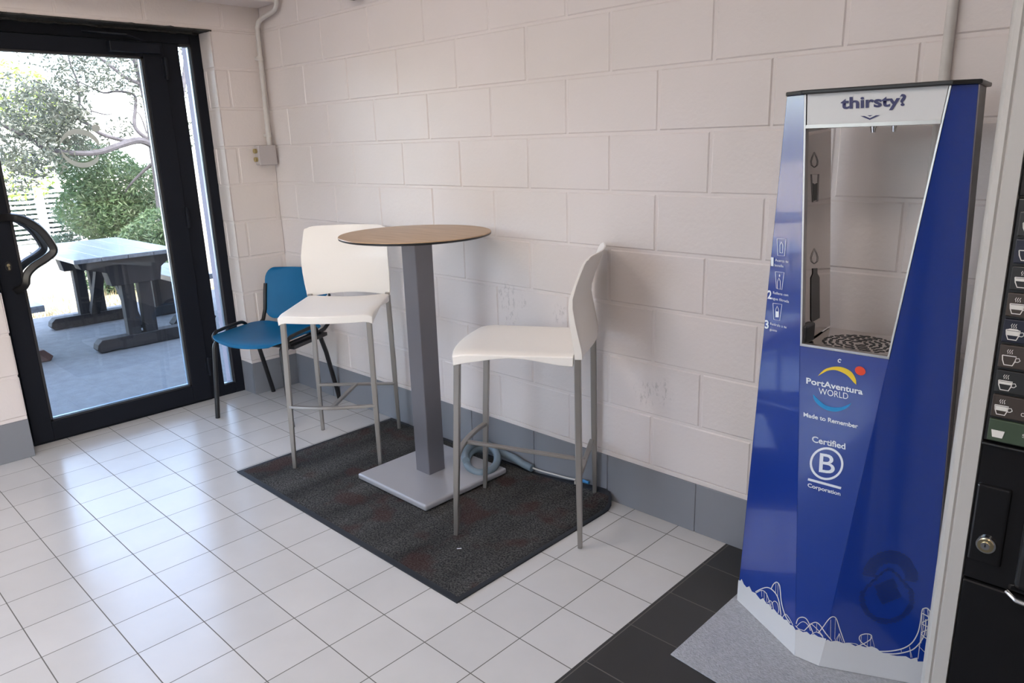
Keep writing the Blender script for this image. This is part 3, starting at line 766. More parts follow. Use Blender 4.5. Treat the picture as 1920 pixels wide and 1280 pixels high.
# ------------------------------------------------------------------ water dispenser
disp = empty('water_dispenser', (3.33, -.25, .005))
tag(disp, 'tall blue and white bottle-filling water dispenser reading thirsty, beside the vending machine', 'water dispenser')
OFS = Vector((3.33, -.25, .005))
V = Vector
A0, B0, C0, D0 = V((3.045, -.287, .006)), V((3.282, -.417, .006)), V((3.3465, -.414, .006)), V((3.578, -.308, .006))
A1, B1, C1, D1 = V((3.109, -.308, 1.470)), V((3.166, -.340, 1.470)), V((3.481, -.340, 1.470)), V((3.5255, -.320, 1.470))
n_c = (C0 - B0).cross(B1 - B0); C1 = on_plane(1785, 160, B0, n_c); C1.z = 1.470; C1.y = B0.y - (n_c.x*(C1.x - B0.x) + n_c.z*(C1.z - B0.z))/n_c.y
n_d = (C1 - C0).cross(D0 - C0); D1 = on_plane(1836, 152, C0, n_d); D1.z = 1.470; D1.y = C0.y - (n_d.x*(D1.x - C0.x) + n_d.z*(D1.z - C0.z))/n_d.y
E0, E1 = V((3.545, -.140, .006)), V((3.500, -.140, 1.470))
G0, G1 = V((3.060, -.140, .006)), V((3.118, -.140, 1.470))
def lerp(a, b, z): return a + (b - a) * ((z - a.z) / (b.z - a.z))
def loc(p): return p - OFS
WZ0, WZT = .866, 1.392
# facet planes
def plane(a, b, c):
    n_ = (b - a).cross(c - a).normalized()
    if n_.dot(CAMP - a) < 0: n_ = -n_
    return a, n_
PL, PM, PR = plane(A0, B0, B1), plane(B0, C0, C1), plane(C0, D0, D1)
def facet_of(px, py):
    xb = 1491 + (1232 - py) * (1508 - 1491) / 1060.0 * 1.0
    xc = 1537 + (1249 - py) * (1785 - 1537) / 1090.0
    return PL if px < xb else (PM if px < xc else PR)
def dec(px, py, pl=None, off=.0010):
    a, n_ = pl or facet_of(px, py); return loc(on_plane(px, py, a, n_) + n_ * off)
# body panels: left facet, middle facet below the window, right facet; thickness by depth to the back
mb = MB(); th = V((0, .012, 0))
mb.prism([loc(p) for p in (A0, B0, B1, A1)], th)
Bw, Cw = lerp(B0, B1, WZ0), lerp(C0, C1, WZ0)
mb.prism([loc(p) for p in (B0, C0, Cw, Bw)], th)
mb.prism([loc(p) for p in (C0, D0, D1, C1)], th)
body = mb.build('front_panel', M['disp_blue'], disp, bevel=.0008, seg=1)
mb = MB()
mb.prism([loc(p) for p in (A0, A1, G1, G0)], (.002, 0, 0)); mb.prism([loc(p) for p in (D0, E0, E1, D1)], (-.002, 0, 0))
Gw, Ew = V((3.195, -.140, WZ0 - .02)), V((3.40, -.140, WZ0 - .02))
mb.prism([loc(p) for p in (G0, E0, lerp(E0, E1, WZ0 - .02), lerp(G0, G1, WZ0 - .02))], (0, .002, 0))
mb.build('side_panel', M['dark_side'], disp)
# frame inside the right leg: back skin of the two uprights above the tray
mb = MB()
BLi, BLt = V((3.198, -.140, WZ0)), V((3.142, -.140, WZT))
n_b = (lerp(B0, B1, WZT) - Bw).cross(BLi - Bw); BLt.x = Bw.x - (n_b.y*(BLt.y - Bw.y) + n_b.z*(BLt.z - Bw.z))/n_b.x
mb.prism([loc(p) for p in (lerp(G0, G1, WZ0), BLi, V((3.142, -.14, 1.47)), G1)], (0, .002, 0))
CRi, CRt = V((3.445, -.140, WZ0)), V((3.492, -.140, WZT))
mb.prism([loc(p) for p in (CRi, lerp(E0, E1, WZ0), E1, V((3.494, -.14, 1.47)))], (0, .002, 0))
mb.build('back_panel', M['dark_side'], disp)
# inner cheeks of the window
mb = MB()
Bt, Ct = lerp(B0, B1, WZT), lerp(C0, C1, WZT)
mb.prism([loc(p) for p in (Bw + V((.004, .004, 0)), BLi, BLt, Bt + V((.004, .004, 0)))], (-.0015, 0, 0))
cheek = mb.build('inner_panel', M['mirror_steel'], disp)
mb = MB(); mb.prism([loc(p) for p in (Cw + V((0, .004, 0)), CRi, CRt, Ct + V((0, .004, 0)))], (.0015, 0, 0)); mb.build('inner_panel', M['mirror_steel'], disp)
# header
mb = MB(); mb.prism([loc(p) for p in (Bt + V((.008, -.001, 0)), Ct + V((-.006, -.001, 0)), C1 + V((-.006, -.001, 0)), B1 + V((.008, -.001, 0)))], (0, .012, 0))
mb.box(loc(V((3.165, -.318, WZT))), loc(V((3.455, -.142, 1.468))))
hdr = mb.build('header_panel', M['disp_white'], disp)
mb = MB(); a, b = Bt + V((.006, -.004, 0)), Ct + V((-.004, -.004, 0))
mb.prism([loc(a), loc(b), loc(b + V((0, 0, .008))), loc(a + V((0, 0, .008)))], (0, .03, 0)); mb.build('header_trim', M['alu'], disp)
# aluminium window frame
mb = MB(); w = V((.0055, 0, 0))
n_ = PM[1]
def strip(a, b, wa, wb, d=.004, m_=mb):
    m_.prism([loc(a + n_*.0015), loc(a + wa + n_*.0015), loc(b + wb + n_*.0015), loc(b + n_*.0015)], -n_*.02)
strip(Bw, B1, w, w); strip(Cw - w*.9, C1 - w*.9, w*.9, w*.9); strip(Bw - V((0, 0, .004)), Cw - V((0, 0, .004)), V((0, 0, .007)), V((0, 0, .007)))
mb.build('window_frame', M['alu'], disp, bevel=.0008)
# tray with grille
mb = MB()
TZ = WZ0 - .004
mb.prism([loc(p) for p in (V((Bw.x+.004, Bw.y+.006, TZ)), V((Cw.x-.004, Cw.y+.006, TZ)), V((CRi.x, CRi.y, TZ)), V((BLi.x, BLi.y, TZ)))], (0, 0, -.02))
tray = mb.build('drip_tray', M['mirror_steel'], disp)
mb = MB(); cx, cy = 3.318, -.262
for r_i, r in enumerate([.018, .034, .050, .066, .081]):
    nseg = 4 + r_i*3
    for k in range(nseg):
        a0 = 2*math.pi*(k + .5*(r_i % 2))/nseg; a1 = a0 + 2*math.pi/nseg*.78
        pts = [V((cx + (r + .003*math.sin(8*tt))*math.cos(a0+(a1-a0)*tt)*1.0, cy + (r + .003*math.sin(8*tt))*math.sin(a0+(a1-a0)*tt), TZ + .0006)) for tt in [q/6 for q in range(7)]]
        mb.tube([loc(p) for p in pts], 1, rect=(.0052, .0008), up=(0, 0, 1))
mb.build('grille_slot', M['black'], tray)
# top cap, rounded black
mb = MB()
cap = [A1 + V((-.004, .01, 0)), A1 + V((-.001, -.006, 0)), B1 + V((-.003, -.013, 0)), C1 + V((.004, -.013, 0)), D1 + V((.008, -.006, 0)), E1 + V((.012, -.02, 0)), E1 + V((.010, .004, 0)), G1 + V((-.006, .004, 0))]
mb.prism([loc(p) for p in cap], (0, 0, .010)); mb.build('top_cap', M['black'], disp, bevel=.003)
# nozzles under the header
for dx, r in ((0, .010), (.045, .007)):
    mb = MB(); mb.tube([loc(V((3.305 + dx, -.26, WZT + .002))), loc(V((3.305 + dx, -.26, WZT - .014)))], [r, r*.6], 12); mb.build('nozzle', M['chrome'], disp, smooth=True, angle=30)
mb = MB(); mb.box(loc(V((3.205, -.36, TZ))), loc(V((3.222, -.30, TZ + .05)))); mb.build('cup_stop', M['dark_side'], tray, bevel=.006)

# --- print on the dispenser
def poly_dec(mb, pts, pl=None, off=.001, m=0):
    # fan-free: triangulate through mathutils
    from mathutils.geometry import tessellate_polygon
    P3 = [dec(x, y, pl, off) for x, y in pts]
    tris = tessellate_polygon([[Vector((x, y, 0)) for x, y in pts]])
    mb.add(P3, [tuple(t_) for t_ in tris], m)
def ribbon(mb, pts, w, pl=None, off=.0012, m=0, closed=False):
    n = len(pts); L_, R_ = [], []
    for i, (x, y) in enumerate(pts):
        a = pts[i-1] if (i > 0 or closed) else pts[i]; b = pts[(i+1) % n] if (i < n-1 or closed) else pts[i]
        dx, dy = b[0]-a[0], b[1]-a[1]; l = math.hypot(dx, dy) or 1; nx_, ny_ = -dy/l*w/2, dx/l*w/2
        f = pl or facet_of(x, y)
        L_.append(dec(x+nx_, y+ny_, f, off)); R_.append(dec(x-nx_, y-ny_, f, off))
    k = n if closed else n-1
    mb.add(L_ + R_, [(i, (i+1) % n, n + (i+1) % n, n + i) for i in range(k)], m)
def cm(o_, s):   # crop coordinates -> photo frame
    return lambda x, y: (o_[0] + x*s, o_[1] + y*s)
def spline2(pts, k=5):
    return [(p.x, p.y) for p in smooth_path([(x, y, 0) for x, y in pts], k)]
def text_dec(parent, s, p0, p1, h, pl, m_, bold=0.0, name='lettering', up=None, off=.0013, capref='H', space=1.0, narrow=False):
    cu = bpy.data.curves.new(name, 'FONT'); cu.body = s; cu.size = 1; cu.offset = bold; cu.space_character = space; cu.resolution_u = 4
    o_ = bpy.data.objects.new('tmp', cu); COL.objects.link(o_)
    dg = bpy.context.evaluated_depsgraph_get(); dg.update()
    me = bpy.data.meshes.new_from_object(o_.evaluated_get(dg)); bpy.data.objects.remove(o_); bpy.data.curves.remove(cu)
    xs_ = [v.co.x for v in me.vertices]
    if not xs_: return
    x0, x1 = min(xs_), max(xs_); capH = .70
    dx, dy = p1[0]-p0[0], p1[1]-p0[1]
    u = up or (0, -h)
    if up is None: u = (0.0, -h)
    for v in me.vertices:
        s_ = (v.co.x - x0)/(x1 - x0); q_ = v.co.y/capH
        v.co = dec(p0[0] + dx*s_ + u[0]*q_, p0[1] + dy*s_ + u[1]*q_, pl, off)
    me.materials.clear(); me.materials.append(m_)
    ob = bpy.data.objects.new(name, me); COL.objects.link(ob); ob.parent = parent
    return ob
# white base with coaster skyline
c3 = cm((1370, 980), .23442)
sky_px = [c3(*p) for p in [(62,470),(65,455),(78,462),(90,448),(108,490),(130,515),(152,505),(172,548),(200,560),(222,590),(240,612),(262,600),(290,645),(312,650),(330,690),(352,690),(380,728),(405,740),(430,772),(452,775),(480,815),(500,820),(519,856)]]
skym = [c3(*p) for p in [(519,856),(545,850),(580,872),(610,868),(640,895),(670,888),(700,908),(725,925)]]
skyr = [c3(*p) for p in [(725,925),(750,948),(775,930),(800,945),(850,940),(900,960),(950,958),(1000,985),(1040,980),(1080,992),(1130,985),(1170,1003),(1200,1030),(1250,1046),(1290,1055),(1330,1062),(1400,1064),(1440,1086),(1490,1074),(1495,1106),(1572,1107),(1590,1110)]]
def facet_band(mb, pts, pl, lo_a, lo_b):
    """white band between a jagged upper line and the facet's bottom edge lo_a..lo_b (3-D)"""
    n = len(pts); up_ = [dec(x, y, pl, .001) for x, y in pts]; nn = pl[1]*.001; dn = []
    for i, p in enumerate(up_):
        d = (lo_b - lo_a); tt = (p + OFS - lo_a).dot(d)/d.dot(d); tt = min(1, max(0, tt)); tt = 0 if i == 0 else (1 if i == len(up_) - 1 else tt); dn.append(loc(lo_a + d*tt + nn))
    mb.add(up_ + dn, [(i, i+1, n+i+1, n+i) for i in range(n-1)])
xb_ = lambda y: 1491 + (1232 - y) * 17/1060.0
xc_ = lambda y: 1537 + (1249 - y) * 248/1090.0
for L_, f0, f1 in ((sky_px, None, xb_), (skym, xb_, xc_), (skyr, xc_, None)):
    if f0: L_[0] = (f0(L_[0][1]) - .6, L_[0][1])
    if f1: L_[-1] = (f1(L_[-1][1]) + .6, L_[-1][1])
mb = MB(); facet_band(mb, sky_px, PL, A0, B0); facet_band(mb, skym, PM, B0, C0); facet_band(mb, skyr, PR, C0, D0)
tracks = [
 [(200,552),(240,530),(290,515),(330,530),(370,575),(392,640),(405,735)], [(205,560),(250,538),(285,560),(310,620),(330,680)],
 [(325,530),(345,490),(370,473),(392,495),(400,545),(410,640),(440,740),(480,800)], [(300,640),(315,620),(335,640),(345,690)],
 [(330,650),(350,625),(375,640),(388,690),(380,725)], [(415,760),(440,728),(470,760),(500,815)],
 [(250,540),(252,590)],[(270,545),(272,610)],[(290,560),(292,640)],[(365,480),(362,560)],[(382,490),(378,600)],
 [(525,805),(540,765),(575,752),(610,770),(640,830),(662,885)], [(525,830),(560,795),(590,790),(620,815),(640,860)],
 [(590,860),(640,810),(680,793),(715,815),(760,880),(810,940)], [(700,880),(740,830),(780,775),(815,748),(845,765),(870,840),(910,955)],
 [(640,895),(680,872),(710,880),(740,915),(750,940)], [(520,820),(545,845),(590,860)], [(640,800),(690,845),(740,905)],
 [(800,770),(798,930)],[(838,765),(832,930)],[(690,800),(688,870)],[(868,880),(850,940)],[(868,880),(872,950)],[(868,880),(895,955)],[(835,940),(868,885)],
 [(890,962),(940,958),(1000,965),(1030,985)], [(1000,985),(1050,970),(1110,935),(1128,905),(1110,888),(1070,886),(1035,900),(1030,930),(1060,965),(1100,990)],
 [(1128,905),(1150,990)],[(1120,900),(1118,985)],[(1095,890),(1092,985)],[(1045,900),(1040,980)],
 [(1180,1025),(1280,1022),(1380,1000),(1450,955),(1495,880),(1515,800),(1530,700),(1545,682),(1570,680),(1590,700),(1603,730),(1600,800),(1590,950),(1572,1105)],
 [(1180,1037),(1300,1045),(1400,1030),(1470,1000),(1530,930),(1555,860),(1560,780),(1562,770)],
 [(1530,700),(1525,850),(1497,1085)], [(1545,690),(1540,820),(1520,960)], [(1590,710),(1578,850),(1562,960),(1545,1105)], [(1575,690),(1580,800),(1560,900)],
 [(1530,720),(1590,760),(1528,800),(1588,840),(1522,880),(1575,930)], [(1430,985),(1450,1075)], [(1500,980),(1550,1030)],[(1362,1010),(1366,1030)],[(1440,1075),(1430,990)]]
wds = {30: 5.5, 31: 5.0}
for i, tr in enumerate(tracks):
    pts = [c3(*p) for p in tr]
    pts = spline2(pts, 5) if len(pts) > 2 else pts
    wpx = (1.7 if len(tr) > 5 else 1.2) if len(tr) > 2 else .7
    if tr[0][0] == 1180: wpx = 2.2
    ribbon(mb, pts, wpx)
mb.build('white_skyline_print', M['disp_white'], body, fix=False)

# logo
c2 = cm((1480, 640), .234375)
mb = MB()
out = spline2([(230,275),(262,240),(300,215),(370,200),(440,210),(500,245),(532,300),(537,346)], 4); inn = spline2([(537,346),(515,325),(475,280),(430,250),(370,228),(310,232),(270,252),(230,275)], 4)
poly_dec(mb, [c2(*p) for p in out[:-1] + inn[:-1]], PM, .0012, 0)
el = lambda cx, cy, rx, ry, rot, n=28: [(cx + rx*math.cos(a)*math.cos(rot) - ry*math.sin(a)*math.sin(rot), cy + rx*math.cos(a)*math.sin(rot) + ry*math.sin(a)*math.cos(rot)) for a in [2*math.pi*k/n for k in range(n)]]
poly_dec(mb, [c2(*p) for p in el(568, 234, 44, 34, .45)], PM, .0012, 1)
out = spline2([(190,420),(200,465),(240,512),(300,547),(370,560),(435,545),(478,518),(498,490)], 4); inn = spline2([(498,490),(470,505),(420,523),(355,526),(290,508),(240,470),(190,420)], 4)
poly_dec(mb, [c2(*p) for p in out[:-1] + inn[:-1]], PM, .0012, 2)
mb.build('logo', [M['yellow'], M['red'], M['cyan']], body, fix=False)
dw = M['decal_white']
text_dec(body, 'PortAventura', c2(137,333), c2(588,424), 46*.2344, PM, dw, .026)
text_dec(body, 'WORLD', c2(236,418), c2(472,462), 50*.2344, PM, dw, .0)
text_dec(body, 'Made to Remember', c2(115,597), c2(550,694), 33*.2344, PM, dw, .024)
text_dec(body, 'Certified', c2(183,800), c2(450,862), 47*.2344, PM, dw, .022)
text_dec(body, 'B', c2(237,1040), c2(362,1060), 152*.2344, PM, dw, .006, up=(10*.2344, -152*.2344))
text_dec(body, 'Corporation', c2(148,1160), c2(410,1232), 30*.2344, PM, dw, .02)
mb = MB(); ribbon(mb, [c2(*p) for p in el(299, 976, 126, 122, .3, 40)], 18*.2344, PM, closed=True)
mb.build('certification_ring', dw, body, fix=False)
mb = MB(); ribbon(mb, [c2(150,1100), c2(415,1172)], 19*.2344, PM); mb.build('certification_bar', dw, body, fix=False)
mb = MB()
ribbon(mb, [c2(*p) for p in [(416,150),(405,140),(392,148),(392,160),(402,166),(412,163)]], 8*.2344, PM)
mb.build('maker_mark', dw, body, fix=False)
# step pictograms on the left facet
c4 = cm((1420, 430), .16406)
mb = MB()
for q4 in ([(230,105),(330,108),(315,302),(237,298)], [(210,482),(310,492),(285,688),(222,672)], [(183,842),(285,855),(260,1040),(192,1028)]):
    mb = MB(); ribbon(mb, [c4(*p) for p in q4 + [q4[0]]], .8, PL); mb.build('cup_pictogram', dw, body, fix=False)
for dx, dy, fill in ((0, 0, 0), (-28, 415, 1), (-48, 735, 2)):
    mb = MB(); b4 = [(262+dx,265+dy),(262+dx,180+dy),(270+dx,160+dy),(279+dx,140+dy),(288+dx,160+dy),(296+dx,180+dy),(294+dx,268+dy)]
    ribbon(mb, [c4(*p) for p in b4 + ([b4[0]] if fill != 1 else [])], .8, PL)
    if fill == 2: poly_dec(mb, [c4(*p) for p in [(264+dx,265+dy),(264+dx,200+dy),(293+dx,203+dy),(292+dx,268+dy)]], PL)
    if fill == 1: poly_dec(mb, [c4(*p) for p in [(258,508),(266,530),(258,545),(249,530)]], PL)
    mb.build('bottle_pictogram', dw, body, fix=False)
for s_, a_, b_, h_, bd in [('1',(160,412),(190,416),95,.03),('2',(122,786),(168,794),92,.03),('3',(90,1126),(134,1132),92,.03),
      ('Acerca tu',(208,362),(356,382),30,.0),('botella',(202,420),(303,434),30,.0),('Rellena con',(184,735),(358,764),30,.0),
      ('agua filtrada',(172,797),(366,838),30,.0),('Ret\u00edrala a tu',(152,1088),(336,1130),30,.0),('gusto',(146,1152),(228,1170),28,.0)]:
    text_dec(body, s_, c4(*a_), c4(*b_), h_*.164, PL, dw, bd)
# header lettering
c5 = cm((1460, 130), .20833); HP = (Bt + V((0, -.001, 0)), V((0, -1, 0)))
HP = plane(Bt + V((.008, -.001, 0)), Ct + V((-.006, -.001, 0)), C1 + V((-.006, -.001, 0)))
text_dec(hdr, 'thirsty?', c5(560,355), c5(1150,323), 100*.2083, HP, M['navy'], .030, off=.0016)
mb = MB(); poly_dec(mb, [c5(*p) for p in [(738,420),(775,420),(823,440),(875,414),(915,411),(822,455)]], HP, .0016); poly_dec(mb, [c5(*p) for p in [(800,415),(848,412),(823,424)]], HP, .0016)
mb.build('arrow_mark', M['navy'], hdr, fix=False)
# icons on the inner cheek
c6 = cm((1400, 120), .42172); CP = plane(Bw + V((.004, .004, 0)), BLi, BLt)
mb = MB()
drop = lambda cx, cy, h: [(cx, cy-h), (cx+h*.22, cy-h*.5), (cx+h*.36, cy-.02*h), (cx+h*.30, cy+.38*h), (cx, cy+h*.62), (cx-h*.30, cy+.38*h), (cx-h*.36, cy-.02*h), (cx-h*.22, cy-h*.5)]
for cy_ in (434, 862):
    mb = MB(); ribbon(mb, [c6(*p) for p in drop(300, cy_, 42)], 1.2, CP, .0015, closed=True); mb.build('drop_pictogram', M['black'], cheek, fix=False)
mb = MB()
ribbon(mb, [c6(*p) for p in [(286,491),(319,490),(313,610),(293,614)]], 1.3, CP, .0015, closed=True)
poly_dec(mb, [c6(*p) for p in [(291,528),(300,535),(314,528),(310,604),(295,608)]], CP, .0015)
mb.build('glass_pictogram', M['black'], cheek, fix=False); mb = MB()
poly_dec(mb, [c6(*p) for p in [(292,908),(312,907),(312,930),(322,948),(323,1128),(290,1146),(284,1138),(284,950),(292,932)]], CP, .0015)
mb.build('bottle_pictogram', M['black'], cheek, fix=False)
# perforated emblem on the right facet
mb = MB()
def inside(x, y):
    # crop c3 coordinates
    r = math.hypot((x-1275)/1.0, (y-440)*1.0)
    if 118 < r*1.0 < 222 and y < 470 - .0*(x-1275) and not (abs(x-1275) < 95 and y > 330 + abs(x-1275)*.0 and r < 118): 
        if y < 440 + (x-1275)*.12 + 10: return True
    # drop outline
    def dr(x, y, k):
        if y < 540:
            if y < 350 + (1-k)*120: return False
            w_ = 205*k*((y - (350 + (1-k)*120))/(540 - (350 + (1-k)*120)))**.8
            return abs(x-1252-(540-y)*.08) < w_
        return ((x-1250)/(222*k))**2 + ((y-600)/(205*k))**2 < 1
    if dr(x, y, 1.0) and not dr(x, y, .80): return True
    u_, v_ = (x-1255)*.85 + (y-545)*.35, (y-545)*.85 - (x-1255)*.35
    if abs(u_) + abs(v_) < 112: return True
    return False
yy = 205.0; row = 0
while yy < 815:
    xx = 1010.0 + (7 if row % 2 else 0)
    while xx < 1500:
        ys_ = yy + (xx-1250)*.16
        if inside(xx, ys_):
            poly_dec(mb, [c3(xx-4.6, ys_-2.4), c3(xx, ys_-3.4), c3(xx+4.6, ys_-.8), c3(xx+4.2, ys_+2.6), c3(xx-1, ys_+3.0), c3(xx-4.8, ys_+.6)], PR, .0008)
        xx += 14
    yy += 12; row += 1
mb.build('vent_perforation', M['black'], body, fix=False)

# pale carpet mat under the dispenser
mb = MB(); mb.prism([(3.026, -.634, .0008), (3.60, -.690, .0008), (3.62, -.10, .0008), (3.030, -.10, .0008)], (0, 0, .004))
o = mb.build('floor_mat', M['grey_carpet'], bevel=.0015); tag(o, 'light grey textured mat under the blue water dispenser', 'mat')

# ------------------------------------------------------------------ vending machine
MY = -.75
vm = empty('vending_machine', (4.0, -.40, 0)); tag(vm, 'black hot drinks vending machine with pale grey frame at the right edge', 'vending machine')
VO = V((4.0, -.40, 0)); vl = lambda x, y, z: V((x, y, z)) - VO
mb = MB(); mb.box(vl(3.70, MY + .08, .06), vl(4.36, -.05, 1.84)); mb.box(vl(3.74, MY + .12, 0), vl(4.32, -.10, .07)); mb.build('cabinet', M['mach_body'], vm, bevel=.006)
mb = MB()
prof = [(3.700, MY + .08), (3.668, MY + .078), (3.655, MY + .055), (3.650, MY + .030), (3.652, MY + .012), (3.660, MY + .002), (3.668, MY), (3.671, MY + .003), (3.674, MY), (3.696, MY), (3.697, MY + .02), (3.70, MY + .02)]
mb.prism([vl(x, y, .05) for x, y in prof], (0, 0, 1.80))
mb.build('door_frame', M['mach_body'], vm, smooth=True, angle=35)
mb = MB(); mb.box(vl(4.33, MY, .05), vl(4.38, MY + .08, 1.85)); mb.build('door_frame', M['mach_body'], vm, bevel=.01, seg=4)
mb = MB(); mb.box(vl(3.697, MY + .004, 1.274), vl(4.33, MY + .08, 1.84)); mb.build('display_panel', M['blackgloss'], vm, bevel=.002)
mb = MB(); mb.box(vl(3.697, MY + .006, .857), vl(4.33, MY + .08, 1.270)); bpnl = mb.build('button_panel', M['black'], vm, bevel=.002)
mb = MB(); mb.box(vl(3.697, MY + .004, .590), vl(4.33, MY + .08, .852)); low = mb.build('service_panel', M['blackgloss'], vm, bevel=.002)
mb = MB(); mb.box(vl(3.697, MY + .002, .05), vl(4.33, MY + .08, .586)); mb.build('lower_door', M['blackgloss'], vm, bevel=.004)
mb = MB(); mb.box(vl(3.697, MY - .001, .850), vl(4.33, MY + .02, .855)); mb.build('panel_ridge', M['black'], vm, bevel=.002)
# lock flap and lock
mb = MB(); mb.box(vl(3.700, MY - .002, .628), vl(3.752, MY + .01, .778)); fl_ = mb.build('lock_flap', M['blackgloss'], vm, bevel=.004)
mb = MB()
for r0, h0 in ((.0155, .008),): mb.tube([vl(3.727, MY - .001, .668), vl(3.727, MY - h0, .668)], r0, 24)
lk = mb.build('lock_ring', M['chrome'], fl_, smooth=True, angle=30)
mb = MB(); mb.tube([vl(3.727, MY - .0075, .668), vl(3.727, MY - .0105, .668)], .0125, 24); lb = mb.build('lock_face', M['brass'], lk, smooth=True, angle=30)
mb = MB(); mb.tube([vl(3.727, MY - .010, .668), vl(3.727, MY - .0125, .668)], .007, 16); mb.build('lock_cylinder', M['chrome'], lk, smooth=True, angle=30)
mb = MB(); mb.box(vl(3.7258, MY - .0132, .6665), vl(3.7282, MY - .012, .6725)); mb.build('keyhole', M['black'], lk)
# cup port
mb = MB(); mb.box(vl(3.775, MY - .004, .60), vl(4.05, MY + .012, .80)); mb.build('cup_port', M['black'], vm, bevel=.012, seg=3)
mb = MB(); mb.tube([vl(x, y, z) for x, y, z in [(3.768, MY - .006, .592), (3.785, MY - .020, .588), (3.84, MY - .028, .588), (3.98, MY - .028, .588), (4.04, MY - .020, .588)]], .0045, 10); mb.build('cup_port_rim', M['chrome'], vm, smooth=True)
# drink buttons
kinds = [0, 2, 0, 1, 2, 1, 0, 1, 3]
MPl = (V((3.7, MY + .0025, 1)), V((0, -1, 0)))
def mdec(x, z, off=0): return vl(x, MY - .0016 - off, z)
for k in range(9):
    z = 1.231 - k*.0438
    mb = MB(); mb.box(vl(3.7035, MY - .001, z - .0195), vl(3.86, MY + .008, z + .0195)); btn = mb.build('drink_button', M['lbl'][kinds[k]], vm, bevel=.0015)
    mb = MB(); cx = 3.7185 if k > 2 else 3.7215; s = .0098 if k > 2 else .0115
    def rib(P, w):
        n = len(P); L_, R_ = [], []
        for i in range(n):
            a = P[max(0, i-1)]; b = P[min(n-1, i+1)]; dx, dy = b[0]-a[0], b[1]-a[1]; l = math.hypot(dx, dy) or 1
            L_.append(mdec(P[i][0] - dy/l*w/2, P[i][1] + dx/l*w/2, .0006)); R_.append(mdec(P[i][0] + dy/l*w/2, P[i][1] - dx/l*w/2, .0006))
        mb.add(L_+R_, [(i, i+1, n+i+1, n+i) for i in range(n-1)])
    zc = z - .006
    if k < 8:
        rib([(cx-s, zc+.008), (cx-s*.9, zc), (cx-s*.6, zc-.008), (cx+s*.6, zc-.008), (cx+s*.9, zc), (cx+s, zc+.008), (cx-s, zc+.008)], .0016)
        if k > 2: rib([(cx+s, zc+.005), (cx+s+.004, zc+.006), (cx+s+.006, zc+.002), (cx+s+.003, zc-.001), (cx+s*.9, zc-.001)], .0013)
        if k in (2, 3, 4, 6, 7):
            hh = .002 if k in (2, 6) else -.001
            mb.add([mdec(cx-s*.93, zc+.0065, .0006), mdec(cx+s*.93, zc+.0065, .0006), mdec(cx+s*.9, zc+hh, .0006), mdec(cx-s*.9, zc+hh, .0006)], [(0, 1, 2, 3)])
        if k in (4,): mb.add([mdec(cx-s, zc+.008, .0007), mdec(cx-s*.5, zc+.0105, .0007), mdec(cx+s*.5, zc+.0105, .0007), mdec(cx+s, zc+.008, .0007)], [(0, 1, 2, 3)])
        if k > 0:
            for dx in (-.003, 0, .003): rib([(cx+dx+.0008*math.sin(q_*1.6), zc+.0115+q_*.0015) for q_ in range(6)], .0009)
    else:
        mb.add([mdec(cx-s, zc+.007, .0006), mdec(cx+s, zc+.007, .0006), mdec(cx+s*.75, zc-.006, .0006), mdec(cx-s*.75, zc-.006, .0006)], [(0, 1, 2, 3)])
    mb.build('cup_icon', M['print'], btn, fix=False)
def mtext(s_, x, z, h, wd):
    cu = bpy.data.curves.new('t', 'FONT'); cu.body = s_; cu.size = 1; cu.offset = .01
    o_ = bpy.data.objects.new('tmp', cu); COL.objects.link(o_); dg = bpy.context.evaluated_depsgraph_get(); dg.update()
    me = bpy.data.meshes.new_from_object(o_.evaluated_get(dg)); bpy.data.objects.remove(o_)
    x1 = max(v.co.x for v in me.vertices)
    for v in me.vertices: v.co = mdec(x + v.co.x/x1*wd, z + v.co.y/.7*h, .0006)
    me.materials.clear(); me.materials.append(M['print']); ob = bpy.data.objects.new('button_lettering', me); COL.objects.link(ob); ob.parent = vm
mtext('CA', 3.7495, .9285, .0062, .009); mtext('CAF', 3.7465, .9145, .0062, .0135); mtext('S', 3.753, .878, .0062, .0045)

# ------------------------------------------------------------------ outside
mb = MB(); mb.box((-3.55, -9, -.12), (-.30, 8, -.002)); struct('patio_floor', mb, M['concrete'])
def ground():
    mb = MB(); n = 40; vs = []; rnd = random.Random(3)
    for j in range(n+1):
        for i in range(n+1):
            x = -3.55 - 26*(i/n)**1.5; y = -12 + 30*j/n
            d = -3.55 - x
            vs.append((x, y, -.03 + rnd.uniform(-.03, .03)*min(1, d) + .02*d))
    q = n+1; mb.add(vs, [(j*q+i, j*q+i+1, (j+1)*q+i+1, (j+1)*q+i) for j in range(n) for i in range(n)])
    struct('ground', mb, M['dry'], smooth=True)
ground()
mb = MB(); mb.box((-.30, .25, -.02), (-.10, 7, 3.0)); mb.box((-.75, .3, 2.75), (0, 7, 2.97)); mb.box((-.30, -8, -.02), (-.10, YF - .2, 3)); struct('wall_outside', mb, M['outer'])  # unseen wall runs and eaves added to keep the patio in shade

